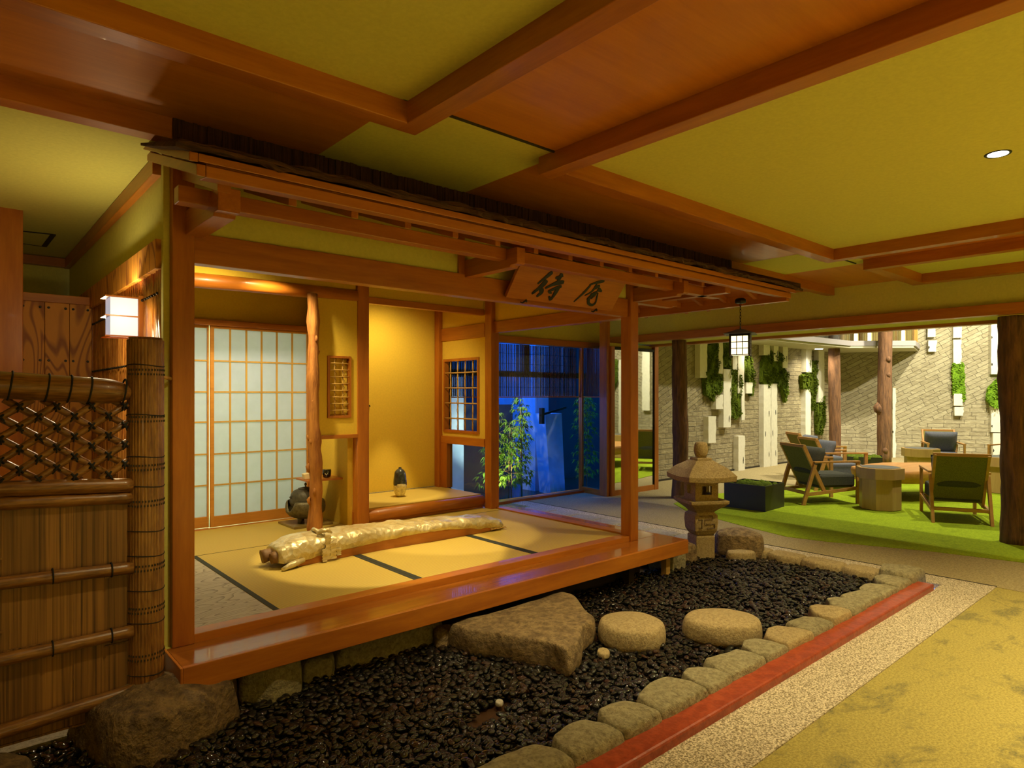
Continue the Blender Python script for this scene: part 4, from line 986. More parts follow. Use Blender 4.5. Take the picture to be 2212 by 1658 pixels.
# sign board -------------------------------------------------------------------
sg = thing('sign_board', 'tilted cedar sign board with two brushed black characters', 'sign', (3.1, 3.08, 1.96))
P0 = Vector((2.634, 3.080, 1.96)); U_ = Vector((1, 0, 0)); V_ = Vector((0, -.125, .17)).normalized(); N_ = U_.cross(V_).normalized()
if N_.y > 0: N_ = -N_
def bp(u, v, h=0): return tuple(P0 + U_ * u + V_ * v + N_ * h)
Wb, Hb = 1.006, .285
MB().hexa([bp(0, 0, -.022), bp(Wb, 0, -.022), bp(Wb, Hb, -.022), bp(0, Hb, -.022)], [bp(0, 0), bp(Wb, 0), bp(Wb, Hb), bp(0, Hb)]).build('board', 'wood_x', sg, .002)
CH1 = [[[[0.279, 0.219], [0.253, 0.186], [0.201, 0.123]], 0.0147], [[[0.264, 0.158], [0.248, 0.118], [0.192, 0.049]], 0.0189], [[[0.245, 0.094], [0.27, 0.07], [0.24, 0.034]], 0.0177], [[[0.327, 0.18], [0.385, 0.204]], 0.0109], [[[0.364, 0.22], [0.36, 0.15]], 0.0143], [[[0.415, 0.164], [0.345, 0.146], [0.28, 0.101]], 0.016], [[[0.411, 0.132], [0.361, 0.108], [0.315, 0.08]], 0.0126], [[[0.391, 0.126], [0.384, 0.069], [0.375, 0.025]], 0.0151], [[[0.375, 0.025], [0.343, 0.05]], 0.0109], [[[0.322, 0.083], [0.353, 0.072]], 0.0109]]
CH2 = [[[[0.779, 0.218], [0.714, 0.199], [0.656, 0.172]], 0.0114], [[[0.67, 0.174], [0.64, 0.104], [0.589, 0.033]], 0.0094], [[[0.722, 0.188], [0.72, 0.152], [0.706, 0.119], [0.663, 0.091]], 0.0088], [[[0.758, 0.181], [0.71, 0.143]], 0.0121], [[[0.756, 0.153], [0.804, 0.139]], 0.0148], [[[0.765, 0.13], [0.725, 0.106], [0.701, 0.063]], 0.0128], [[[0.754, 0.117], [0.754, 0.101], [0.736, 0.073]], 0.0088], [[[0.722, 0.117], [0.715, 0.073], [0.728, 0.038], [0.773, 0.025], [0.803, 0.042], [0.788, 0.085], [0.773, 0.127]], 0.0108]]
for ch in (CH1, CH2):
    mb = MB(); lift = .001
    for pts, w_ in ch:
        w_ = w_ * 1.5
        # smooth the brush stroke and taper both ends
        P = [Vector(p) for p in pts]
        for _ in range(2):
            Q = [P[0]]
            for a, b in zip(P, P[1:]): Q += [a * .75 + b * .25, a * .25 + b * .75]
            P = Q + [P[-1]]
        n = len(P); L_, R_ = [], []
        for i, p in enumerate(P):
            d = (P[min(i + 1, n - 1)] - P[max(i - 1, 0)]).normalized(); pn = Vector((-d.y, d.x)); f = i / (n - 1)
            ww = w_ * (.62 + .5 * math.sin(math.pi * min(1, f * 1.45))) * (1 - .45 * max(0, f - .8) / .2) / 2 * 1.2
            L_.append(p + pn * ww); R_.append(p - pn * ww)
        lift += .00025
        lo = [bp(p.x, p.y, lift) for p in L_] + [bp(p.x, p.y, lift) for p in R_]; hi = [bp(p.x, p.y, lift + .003) for p in L_] + [bp(p.x, p.y, lift + .003) for p in R_]
        vs = lo + hi; m = 2 * n
        for i in range(n - 1):
            mb.add([vs[m + i], vs[m + i + 1], vs[m + n + i + 1], vs[m + n + i]], [(0, 1, 2, 3)])
            mb.add([vs[i], vs[i + 1], vs[m + i + 1], vs[m + i]], [(0, 1, 2, 3)]); mb.add([vs[n + i], vs[n + i + 1], vs[m + n + i + 1], vs[m + n + i]], [(0, 1, 2, 3)])
        for e in (0, n - 1): mb.add([vs[e], vs[n + e], vs[m + n + e], vs[m + e]], [(0, 1, 2, 3)])
    mb.build('brushed_character', 'ink', sg)
for u in (.159, .831):
    MB().tube([bp(u + .01, -.006, .012), bp(u, .006, .014), bp(u - .02, -.018, .012), bp(u - .035, -.016, .008)], [.006, .007, .005, .004], 8).build('iron_hook', 'metal_dark', sg)

# hanging lantern ----------------------------------------------------------------
hl = thing('hanging_lantern', 'small square black iron lantern with glowing grid panes hung from the eave', 'lantern', (4.80, 2.72, 2.10)); LX, LY = 4.80, 2.72
MB().lathe((LX, LY, 2.085), [(.030, 0), (.042, .004), (.042, .03), (.03, .04)], 20).build('canopy', 'metal_dark', hl)
for i in range(8):
    z = 2.085 - i * .024; a = i % 2
    pts = [(LX + (.006 * math.cos(q) if a else 0), LY + (0 if a else .006 * math.cos(q)), z - .012 + .016 * math.sin(q)) for q in [j * math.pi / 5 for j in range(11)]]
    MB().tube(pts, .0022, 6, cap=False).build('chain_link', 'metal_dark', hl)
zb, zt, hw = 1.668, 1.825, .078
th_ = R(-66)
def rp(dx, dy, z): return (LX + dx * math.cos(th_) - dy * math.sin(th_), LY + dx * math.sin(th_) + dy * math.cos(th_), z)
def rbox(x0, x1, y0, y1, z0, z1):
    m = MB(); m.hexa([rp(x0, y0, z0), rp(x1, y0, z0), rp(x1, y1, z0), rp(x0, y1, z0)], [rp(x0, y0, z1), rp(x1, y0, z1), rp(x1, y1, z1), rp(x0, y1, z1)]); return m
mb = MB(); mb.hexa([rp(-.12, -.12, zt + .012), rp(.12, -.12, zt + .012), rp(.12, .12, zt + .012), rp(-.12, .12, zt + .012)], [rp(-.02, -.02, zt + .052), rp(.02, -.02, zt + .052), rp(.02, .02, zt + .052), rp(-.02, .02, zt + .052)]); mb.build('lantern_roof', 'metal_dark', hl)
MB().tube([(LX, LY, zt + .05), (LX, LY, zt + .075)], [.008, .005], 8).build('top_ring', 'metal_dark', hl)
for sx in (-1, 1):
    for sy in (-1, 1): rbox(min(sx * hw, sx * (hw - .012)), max(sx * hw, sx * (hw - .012)), min(sy * hw, sy * (hw - .012)), max(sy * hw, sy * (hw - .012)), zb - .012, zt + .014).build('corner_post', 'metal_dark', hl)
rbox(-hw, hw, -hw, hw, zt, zt + .014).build('top_frame', 'metal_dark', hl)
for side in range(4):
    m = MB(); m2 = MB()
    for k in range(4):
        a = -.066 + k * .044; z = zb + .003 + k * (zt - zb - .006) / 3
        for (m_, r_) in ((m, (a - .003, a + .003, zb, zt)), (m, (-.066, .066, z - .003, z + .003))):
            x0, x1, z0, z1 = r_; d = hw - .004
            if side == 0: m_.hexa([rp(x0, -d - .003, z0), rp(x1, -d - .003, z0), rp(x1, -d + .003, z0), rp(x0, -d + .003, z0)], [rp(x0, -d - .003, z1), rp(x1, -d - .003, z1), rp(x1, -d + .003, z1), rp(x0, -d + .003, z1)])
            if side == 1: m_.hexa([rp(x0, d - .003, z0), rp(x1, d - .003, z0), rp(x1, d + .003, z0), rp(x0, d + .003, z0)], [rp(x0, d - .003, z1), rp(x1, d - .003, z1), rp(x1, d + .003, z1), rp(x0, d + .003, z1)])
            if side == 2: m_.hexa([rp(-d - .003, x0, z0), rp(-d + .003, x0, z0), rp(-d + .003, x1, z0), rp(-d - .003, x1, z0)], [rp(-d - .003, x0, z1), rp(-d + .003, x0, z1), rp(-d + .003, x1, z1), rp(-d - .003, x1, z1)])
            if side == 3: m_.hexa([rp(d - .003, x0, z0), rp(d + .003, x0, z0), rp(d + .003, x1, z0), rp(d - .003, x1, z0)], [rp(d - .003, x0, z1), rp(d + .003, x0, z1), rp(d + .003, x1, z1), rp(d - .003, x1, z1)])
    m.build('grid_panel', 'metal_dark', hl)
rbox(-.066, .066, -.066, .066, zb + .004, zt - .004).build('glowing_paper', 'lantern_paper', hl)

# wall sconce ----------------------------------------------------------------
sc_ = thing('wall_lamp', 'glowing white box lamp with thin wooden shelves on the bamboo wall', 'wall lamp', (.64, 3.55, 1.72))
sx0, sx1, sy0, sy1 = .575, .688, 3.505, 3.625
MB().box(.690, .712, 3.50, 3.63, 1.61, 1.825).build('back_plate', 'wood_z', sc_, .002)
MB().box(sx0, sx1, sy0, sy1, 1.632, 1.808).build('paper_shade', 'lamp_paper', sc_)
for z in (1.812, 1.722, 1.627):
    m = MB(); 
    for b in ((sx0 - .022, sx0, sy0 - .006, sy1 + .006), (sx0, sx1 + .004, sy0 - .006, sy0), (sx0, sx1 + .004, sy1, sy1 + .006)): m.box(b[0], b[1], b[2], b[3], z - .003, z + .003)
    m.build('shelf_frame', 'wood_x', sc_)
spot('sconce_up', (.63, 3.565, 1.83), (.60, 3.60, 2.5), 2, 120, .5, (1, .84, .5), .02)
spot('sconce_down', (.63, 3.565, 1.60), (.62, 3.56, 0), 9, 140, .8, (1, .80, .45), .02)
point('sconce_side_glow', (.62, 3.34, 1.72), .7, (1, .80, .42), .03)
point('sconce_side_glow', (.60, 3.75, 1.72), 2.4, (1, .80, .42), .03)

# passage behind the fence -------------------------------------------------------
t = thing('plank_wall', 'knotty cedar plank wall with dark nail heads behind the fence', 'plank wall', (.5, 4.93, 0))
for i, (a, b) in enumerate(((-.10, .327), (.330, .457), (.459, .585), (.587, .705))):
    MB().box(a, b, 4.92, 4.945, 0, 1.925).build('plank', 'plank', t, .002)
MB().box(-.1, .706, 4.905, 4.95, 1.925, 1.975).build('cap_rail', 'wood_x', t, .002)
MB().box(.706, .72, 4.91, 4.95, 0, 1.93).build('edge_strip', 'wood_z', t)
m = MB()
for x in (.35, .435, .48, .565, .605, .68):
    for z in (1.89, 1.56): m.lathe((0, 0, 0), [(.0085, 0), (.006, .004), (.001, .005)], 8)
m = MB()
for x in (.35, .435, .478, .565, .605, .683):
    for z in (1.893, 1.565):
        m.tube([(x, 4.921, z), (x, 4.914, z)], [.0085, .005], 8)
m.build('nail_heads', 'metal_dark', t)
pillar('square_post', 'tall plain cedar post at the far left edge', .12, .33, 4.62, 4.72, 0, ZC)
sbox('trim_38', 'wood_x', -1, .72, 6.0, 6.08, 2.33, 2.395)

# bamboo fence -------------------------------------------------------------------
fx0, fx1, FY = -.55, .565, 3.0
fn = thing('bamboo_fence', 'smoked bamboo fence with lattice top and flattened bamboo panel', 'fence', (0, FY, 0))
def zl(x, z_at0, z_at1): f = (x - .147) / (.563 - .147); return z_at0 + (z_at1 - z_at0) * f
def pole(name, za, zb2, r, nodes, mat='bamboo_x', y=FY):
    path = []; rad = []; n = 40
    for i in range(n + 1):
        x = fx0 + (fx1 - fx0) * i / n; path.append((x, y, zl(x, za, zb2))); rr = r
        for nd in nodes:
            d = abs(x - nd)
            if d < .02: rr += .0035 * (1 - d / .02)
        rad.append(rr)
    return MB().tube(path, rad, 18).build(name, mat, fn)
pole('rail', 1.012, .988, .0285, (-.3, .33), y=FY - .02); pole('rail', .958, .937, .024, (-.2, .18, .53, .33), y=FY - .018)
pole('rail', .674, .658, .024, (-.3, .31), y=FY - .035); pole('rail', .398, .404, .024, (-.1, .35), y=FY - .035); pole('rail', .140, .165, .026, (-.2, .24), y=FY - .035)
# fat top rail with rounded end
path = []; rad = []
for i in range(40):
    x = fx0 + (.585 - fx0) * i / 39; path.append((x, FY - .01, zl(x, 1.387, 1.360))); rad.append(.050 if i < 36 else .050 * (1 - ((i - 35) / 4.4) ** 2))
o = MB().tube(path, rad, 22).build('top_rail', 'bamboo_x', fn); WL[o.name] = WL[fn.name]
for x in (.03, .175, .285, .355, .42, .535, -.1, -.25):
    z = zl(x, 1.387, 1.360); pts = [(x + .008 * math.sin(j * math.pi / 8), FY - .01 + .052 * math.cos(j * math.pi / 8), z + .052 * math.sin(j * math.pi / 8)) for j in range(17)]
    MB().tube(pts, .0035, 6, cap=False).build('cord_tie', 'cord', o)
# lattice canes
zt_, zb_ = 1.335, 1.02
rgf = random.Random(9)
sp = .112
def seg(x0, dz, yy, k):
    """45 degree cane clipped to the lattice band"""
    h = zt_ - zb_; run = h * 1.45; xa, xb = x0, x0 + dz * run; za_, zb3 = zb_, zt_
    if dz < 0: pass
    lim = .55
    pa, pb = [xa, za_], [xb, zb3]
    for P, Q in ((pa, pb), (pb, pa)):
        if P[0] > lim:
            f = (lim - Q[0]) / (P[0] - Q[0]); P[1] = Q[1] + (P[1] - Q[1]) * f; P[0] = lim
    if pa[0] >= lim and pb[0] >= lim: return
    r = rgf.uniform(.0125, .0150)
    n = 7; path = [(pa[0] + (pb[0] - pa[0]) * i / n, yy, pa[1] + (pb[1] - pa[1]) * i / n) for i in range(n + 1)]
    MB().tube(path, r, 10).build('lattice_cane', 'bamboo_x', fn)
x = -1.0
while x < .6:
    if x > -.75: seg(x + rgf.uniform(-.006, .006), 1, FY - .014, 0)
    x += sp
x = -.5
while x < .98:
    seg(x + rgf.uniform(-.006, .006), -1, FY + .010, 0); x += sp
# knots of black cord at the crossings
h = zt_ - zb_; run = h * 1.45
i = 0
for a in range(-12, 22):
    for b in range(-8, 22):
        xa = -1.0 + a * sp; xb = -.5 + b * sp
        x = (xa + xb) / 2; z = zb_ + (x - xa) / 1.45
        if -.3 < x < .545 and zb_ + .01 < z < zt_ - .01:
            m = MB(); m.tube([(x - .010, FY - .026, z + .012), (x, FY - .034, z), (x + .010, FY - .026, z - .012)], .0045, 6); m.tube([(x + .009, FY - .026, z + .010), (x, FY - .036, z), (x - .009, FY - .026, z - .010)], .004, 6)
            m.tube([(x, FY - .036, z), (x + rgf.uniform(-.015, .015), FY - .034, z - .022)], .003, 5)
            m.build('cord_knot', 'cord', fn)
# flattened bamboo sheets
xs = [-.55, -.35, -.16, .02, .155, .27, .37, .47, .565]; zl_ = [.12, .28, .40, .55, .66, .80, .95]
for i in range(len(xs) - 1):
    z = .08; k = 0
    while z < .95:
        z2 = min(.96, z + rgf.uniform(.24, .42)); j = rgf.uniform(-.003, .003)
        m = MB(); m.box(xs[i] - .002, xs[i + 1] + .001, FY - .012 + j, FY - .006 + j, z, z2); m.box(xs[i], xs[i + 1], FY - .020 + j, FY - .010 + j, z - .004, z + .003)
        m.build('flattened_bamboo_sheet', 'split', fn); z = z2
for x, z in ((.30, .672), (.49, .662), (.30, .401), (.49, .403), (.06, .674), (.06, .40)):
    pts = [(x, FY - .035 + .028 * math.cos(j * math.pi / 6), z + .028 * math.sin(j * math.pi / 6)) for j in range(13)]
    MB().tube(pts, .0028, 6, cap=False).build('cord_tie', 'cord', fn)
# big bamboo post: a bundle wrapped in split bamboo
bp_ = thing('bamboo_post', 'thick wrapped bamboo post with burnt dashes at the fence end', 'post', (.617, 3.0, 0))
PX, PY, PR = .617, 3.0, .0665
m = MB(); N_s = 34
for i in range(N_s):
    a0 = 2 * math.pi * i / N_s; a1 = 2 * math.pi * (i + .93) / N_s
    pts = [(PX + PR * math.cos(a0), PY + PR * math.sin(a0)), (PX + PR * 1.02 * math.cos((a0 + a1) / 2), PY + PR * 1.02 * math.sin((a0 + a1) / 2)), (PX + PR * math.cos(a1), PY + PR * math.sin(a1)), (PX + PR * .9 * math.cos(a1), PY + PR * .9 * math.sin(a1)), (PX + PR * .9 * math.cos(a0), PY + PR * .9 * math.sin(a0))]
    m.prism(pts, .02, 1.575)
body = m.build('split_bamboo_wrap', 'bamboo_z', bp_); WL[body.name] = WL[bp_.name]
MB().lathe((PX, PY, 0), [(PR * .93, .0), (PR * .93, 1.585)], 28).build('core', 'bamboo_z', bp_)
for z in (1.47, 1.27, 1.10, .98, .80, .70, .56, .43, .22):
    MB().tube([(PX + PR * 1.03 * math.cos(q), PY + PR * 1.03 * math.sin(q), z + .004 * math.sin(q * 2)) for q in [j * math.pi / 12 for j in range(25)]], .002, 5, cap=False).build('binding_wire', 'cord', bp_)
for z in (1.43, 1.24, 1.045, .90, .64, .47, .28):
    m = MB()
    for k in range(20):
        a = math.pi + .3 + k * .17
        if a > 2 * math.pi + .6: break
        for dz in (0, .018):
            aa = a + (.06 if dz else 0); m.box(PX + PR * 1.015 * math.cos(aa) - .0025, PX + PR * 1.015 * math.cos(aa) + .0025, PY + PR * 1.02 * math.sin(aa) - .0015, PY + PR * 1.02 * math.sin(aa) + .0015, z + dz, z + dz + .008)
    m.build('burnt_dash_ring', 'dark', bp_)
MB().tube([(PX + .06, PY + .02, 1.43), (.735, 3.10, 1.42)], .008, 10).build('stay_peg', 'shoji_wood', bp_)
# ================================================================== THINGS IN THE TEA ROOM
# long wrapped instrument: loft of cross-sections along x
kt = thing('wrapped_zither', 'long zither wrapped in crinkled gold bark with tied knot, on the tatami', 'instrument', (2.45, 4.05, ZT))
# x, y front, width, top z, rim z (where the cover ends on the front)
KP = [(1.50, 3.93, .20, .375, .335), (1.56, 3.90, .24, .425, .322), (1.63, 3.895, .26, .452, .318), (1.72, 3.91, .265, .455, .322), (1.80, 3.915, .27, .450, .330), (1.90, 3.925, .28, .452, .335),
      (2.05, 3.935, .29, .446, .342), (2.25, 3.94, .29, .440, .352), (2.45, 3.94, .29, .433, .360), (2.70, 3.93, .285, .425, .364), (2.95, 3.93, .275, .412, .345), (3.15, 3.93, .265, .398, .322), (3.27, 3.93, .25, .385, .308), (3.34, 3.945, .22, .360, .300), (3.37, 3.97, .17, .325, .298)]
def kint(x):
    for a, b in zip(KP, KP[1:]):
        if a[0] <= x <= b[0]:
            f = (x - a[0]) / (b[0] - a[0]); f = f * f * (3 - 2 * f); return [a[i] * (1 - f) + b[i] * f for i in range(1, 5)]
    return list(KP[-1][1:])
def loft(x0, x1, n, shape, mb, smooth=True):
    rows = []; 
    for i in range(n + 1): rows.append(shape(x0 + (x1 - x0) * i / n))
    k = len(rows[0]); vs = [p for r_ in rows for p in r_]
    fs = [(i * k + j, i * k + (j + 1) % k, (i + 1) * k + (j + 1) % k, (i + 1) * k + j) for i in range(n) for j in range(k)]
    mb.add(vs, fs, smooth); mb.add(rows[0], [tuple(range(k - 1, -1, -1))]); mb.add(rows[-1], [tuple(range(k))])
def cover(x):
    yf, w_, zt2, zr = kint(x); pts = []
    for i in range(17):
        a = math.pi * i / 16; c = math.cos(a); s_ = math.sin(a)
        y = yf + w_ / 2 - (w_ / 2 + .004) * (abs(c) ** .6) * (1 if c > 0 else -1); z = zr + (zt2 - zr) * (s_ ** .55)
        nv = noise.noise_vector(Vector((x * 9, y * 9, z * 9))) * .012 + noise.noise_vector(Vector((x * 30, y * 30, z * 30))) * .005
        pts.append((x, y + nv.y, z + nv.z))
    yb = yf + w_
    pts += [(x, yb - .01, zr - .006), (x, yf + .01, zr - .006)]
    return pts
mb = MB(); loft(1.53, 3.37, 150, cover, mb); mb.build('bark_cover', 'koto_skin', kt)
def body_s(x):
    yf, w_, zt2, zr = kint(x); b = ZT + (.004 if x < 1.66 else .001) + max(0, x - 3.1) * .05
    return [(x, yf + .006, b), (x, yf + .006, zr + .01), (x, yf + w_ - .006, zr + .01), (x, yf + w_ - .006, b)]
mb = MB(); loft(1.64, 3.30, 30, body_s, mb, False); mb.build('wooden_body', 'koto_wood', kt)
# rolled end at the left
rgk = random.Random(3)
def roll(cx, cy, cz, dx, dy, L, r, name, mat_, seed):
    path = [(cx + dx * L * i / 6, cy + dy * L * i / 6, cz + .004 * i) for i in range(7)]
    return MB().tube(path, [r * (.95 + .08 * math.sin(i * 2 + seed)) for i in range(7)], 9, jit=.35, seed=seed).build(name, mat_, kt)
M['koto_end'] = plain('brown_rolled_end', (.20, .095, .03), .6, nz=20, var=.3, bump=.4)
roll(1.475, 4.06, .345, .9, -.1, .16, .044, 'rolled_end', 'koto_end', 1); roll(1.50, 3.97, .345, .95, 0, .13, .040, 'rolled_end', 'koto_end', 4)
mb = MB(); mb.tube([(1.53, 3.865, .298), (1.60, 3.885, .310), (1.68, 3.905, .325)], [.012, .022, .016], 8, jit=.3); mb.build('cover_flap', 'koto_skin', kt)
# tie knot
for i, (dx, dz0, dz1, ww, dy) in enumerate(((0, .455, .30, .036, -.012), (.035, .40, .30, .04, -.020), (-.028, .37, .292, .03, -.018), (.075, .36, .315, .03, -.014))):
    x = 1.84 + dx; yf = kint(x)[0]; pts = []
    mb = MB(); n = 8
    for j in range(n):
        za = dz0 + (dz1 - dz0) * j / n; zb3 = dz0 + (dz1 - dz0) * (j + 1) / n - .001; o_ = .003 * (j % 2)
        mb.box(x - ww / 2 + o_, x + ww / 2 + o_, yf + dy - .004 - o_, yf + dy + .003, min(za, zb3), max(za, zb3))
    mb.build('tie_band', 'koto_skin', kt)
mb = MB()
pts = [(1.83 + .012 * math.sin(j), 3.92 + .28 * j / 10, .345 + .125 * math.sin(math.pi * j / 10) ** .5) for j in range(11)]
mb.tube(pts, [.013] * 11, 8, jit=.4); mb.tube([(1.80, 3.98, .455), (1.83, 3.96, .475), (1.86, 3.95, .478), (1.89, 3.955, .455)], [.010, .016, .014, .008], 8, jit=.4); mb.build('tie_knot', 'koto_skin', kt)
mb = MB()
for k in range(3):
    mb.tube([(3.20 + j * .022, 3.925 - .004 * k, .303 + .006 * math.sin(j * 2.1 + k * 2)) for j in range(8)], .0022, 5)
mb.build('loose_strings', 'shoji_wood', kt)

# tea kettle on its brazier
KX, KY = 2.24, 5.17
o = MB().box(KX - .165, KX + .165, KY - .165, KY + .165, ZT + .001, ZT + .018)
bd_ = thing('brazier_board', 'square lacquered board under the tea brazier', 'board', (KX, KY, ZT)); o.build('board_top', 'brass_board', bd_, .002)
br_ = thing('tea_brazier', 'round bronze tea brazier with cut-out front on a square board', 'brazier', (KX, KY, ZT + .018))
z0 = ZT + .019
prof = [(.05, .035), (.09, .040), (.130, .060), (.155, .090), (.160, .125), (.156, .16), (.148, .18)]
n = 56; vs = []; fs = []
inner = [(r_ - .010, z) for r_, z in prof]
full = prof
m = MB()
def ringpts(r_, z, f=1): return [(KX + r_ * math.cos(2 * math.pi * k / n), KY + r_ * math.sin(2 * math.pi * k / n), z0 + z) for k in range(n)]
# cut-out facing left-front: lower the wall there
vs = []
for (r_, z) in full:
    for k in range(n):
        a = 2 * math.pi * k / n; d = abs((a - R(188) + math.pi) % (2 * math.pi) - math.pi)
        cut = 1 if d > R(25) else max(0., (d / R(25)) ** 2)
        zz = z if z < .10 else .10 + (z - .10) * cut
        vs.append((KX + r_ * math.cos(a), KY + r_ * math.sin(a), z0 + zz))
rings = len(full)
for (r_, z) in [(a - .010, b) for a, b in full][::-1]:
    for k in range(n):
        a = 2 * math.pi * k / n; d = abs((a - R(188) + math.pi) % (2 * math.pi) - math.pi)
        cut = 1 if d > R(25) else max(0., (d / R(25)) ** 2)
        zz = z if z < .10 else .10 + (z - .10) * cut
        vs.append((KX + r_ * math.cos(a), KY + r_ * math.sin(a), z0 + zz + .002))
tot = rings * 2
fs = [(i * n + k, i * n + (k + 1) % n, (i + 1) * n + (k + 1) % n, (i + 1) * n + k) for i in range(tot - 1) for k in range(n)]
m.add(vs, fs, True); m.add(vs[:n], [tuple(range(n - 1, -1, -1))]); m.build('bowl', 'bronze', br_)
for a in (90, 210, 330): MB().tube([(KX + .07 * math.cos(R(a)), KY + .07 * math.sin(R(a)), z0 + .045), (KX + .075 * math.cos(R(a)), KY + .075 * math.sin(R(a)), z0)], [.022, .018], 12).build('foot', 'bronze', br_)
kk = thing('tea_kettle', 'domed iron kettle with knobbed lid seated in the brazier', 'kettle', (KX, KY, z0 + .12))
MB().lathe((KX, KY, z0), [(.06, .08), (.10, .11), (.118, .14), (.127, .165), (.127, .170), (.122, .205), (.116, .232), (.10, .255), (.075, .268), (.056, .272)], 36).build('kettle_body', 'iron', kk)
ld = MB().lathe((KX, KY, z0), [(.054, .270), (.060, .274), (.058, .279), (.03, .286), (.006, .289), (.006, .298), (.010, .303), (.010, .314), (.005, .322), (.001, .323)], 24).build('lid', 'iron', kk)
for a in (0, math.pi):
    MB().tube([(KX + .118 * math.cos(a), KY, z0 + .205), (KX + .135 * math.cos(a), KY, z0 + .215), (KX + .118 * math.cos(a), KY, z0 + .225)], .005, 6).build('lug', 'iron', kk)

# hanging shelf with tea things
sh = thing('hanging_shelf', 'small cedar shelf hung on a bamboo rod beside the log post', 'shelf', (2.35, 5.08, .66))
MB().box(2.17, 2.47, 4.96, 5.20, .655, .670).build('shelf_board', 'wood_x', sh, .002)
MB().tube([(2.235, 4.95, .60), (2.235, 4.95, .75), (2.236, 4.95, .9), (2.235, 4.95, 1.01)], .0065, 10).build('bamboo_rod', 'bamboo_z', sh)
t = thing('tea_caddy', 'round black lacquer tea caddy with gold scroll on the hanging shelf', 'tea caddy', (2.37, 5.05, .67))
MB().lathe((2.37, 5.05, .6705), [(.022, 0), (.031, .006), (.035, .03), (.036, .055), (.034, .066), (.03, .068)], 28).build('caddy_body', 'black', t)
m = MB(); m.tube([(2.37 - .0335 + .004 * j, 5.05 - .0355 * math.cos((j - 4) * .22) - .001, .70 + .008 * math.sin(j * 1.3)) for j in range(1, 8)], .0018, 5); m.build('gold_scroll', 'vase_bottom', t)
t = thing('flat_dish', 'flat black lacquer dish beside the tea caddy', 'dish', (2.28, 5.10, .67)); MB().lathe((2.28, 5.10, .6705), [(.035, 0), (.040, .004), (.041, .014), (.036, .014), (.034, .006)], 24).build('dish', 'black', t)
t = thing('paper_box', 'small tilted cream box on the shelf left of the log post', 'box', (2.20, 5.06, .67))
m = MB(); m.hexa([(2.175, 5.03, .671), (2.215, 5.03, .6715), (2.22, 5.09, .6715), (2.18, 5.09, .671)], [(2.168, 5.03, .713), (2.215, 5.03, .720), (2.218, 5.09, .720), (2.172, 5.09, .713)]); m.build('box_body', 'ceramic', t, .002)

# vase in the alcove
vx, vy, vz = 3.18, 5.235, .4085
va = thing('vase', 'slender glazed vase, dark faceted top over pale gold base, in the alcove', 'vase', (vx, vy, vz))
def vprof(z):
    P_ = [(0, .032), (.02, .044), (.06, .060), (.10, .064), (.14, .062), (.19, .056), (.225, .050), (.246, .038), (.256, .018), (.262, .013), (.268, .017), (.272, .013)]
    for a, b in zip(P_, P_[1:]):
        if a[0] <= z <= b[0]: f = (z - a[0]) / (b[0] - a[0]); return a[1] * (1 - f) + b[1] * f
    return P_[-1][1]
def vrings(z0_, z1_, n_, seed, tilt=.02):
    vs = []; k = 24
    for i in range(n_ + 1):
        for j in range(k):
            a = 2 * math.pi * j / k; z = z0_ + (z1_ - z0_) * i / n_
            if (i == 0 and z0_ > 0) or (i == n_ and z1_ < .2): z += tilt * .6 * math.sin(a * 3 + 1) * .4
            r_ = vprof(max(0, min(.272, z))) * (1 + .05 * (noise.noise(Vector((round(a * 1.5) * 1.7, round(z * 32 + a) * 1.3, seed)))))
            vs.append((vx + r_ * math.cos(a), vy + r_ * math.sin(a), vz + z))
    return vs, [(i * k + j, i * k + (j + 1) % k, (i + 1) * k + (j + 1) % k, (i + 1) * k + j) for i in range(n_) for j in range(k)], k
vs, fs, k = vrings(0, .12, 10, 1); m = MB(); m.add(vs, fs, True); m.add(vs[:k], [tuple(range(k - 1, -1, -1))]); lab(m.build('vase_base', 'vase_bottom', va), 'pale gold lower half')
vs, fs, k = vrings(.112, .272, 14, 2); m = MB(); m.add(vs, fs, False); m.add(vs[-k:], [tuple(range(k))]); lab(m.build('vase_neck', 'vase_top', va), 'dark faceted upper half')
t = MB().tube([(3.05, 5.583, 1.25), (3.05, 5.568, 1.25), (3.05, 5.562, 1.238)], [.006, .005, .004], 8).build('wall_hook', 'metal_dark'); tag(t, 'tiny dark peg on the alcove back wall above the vase', 'peg')

# ================================================================== GARDEN
def P(px, py, z=0): return pix(px, py, z)[:2]
# flat stepping stones
o = rock('stepping_stone', 'stone_brown', [P(x, y, .12) for x, y in [(972, 1342), (1019, 1358), (1074, 1363), (1135, 1378), (1190, 1385), (1222, 1402), (1250, 1378), (1253, 1352), (1287, 1332), (1262, 1312), (1238, 1281), (1212, 1277), (1150, 1297), (1075, 1318), (1010, 1335)]], -.06, .122, 3, .030, dome=.2, soft=0, sharp=True)
tag(o, 'large angular flat stone in front of the deck', 'stepping stone')
def ell(cx, cy, a, b, th, n=14): return [(cx + a * math.cos(q) * math.cos(th) - b * math.sin(q) * math.sin(th), cy + a * math.cos(q) * math.sin(th) + b * math.sin(q) * math.cos(th)) for q in [2 * math.pi * i / n for i in range(n)]]
o = rock('stepping_stone', 'stone_tan', ell(2.88, 2.29, .185, .185, .2), -.04, .095, 8, .022, dome=.9); tag(o, 'round tan stepping stone beside the large angular one', 'stepping stone')
o = rock('stepping_stone', 'stone_tan', ell(3.32, 1.995, .22, .175, -.7), -.04, .095, 9, .022, dome=.9); tag(o, 'round tan stepping stone nearest the kerb stones', 'stepping stone')
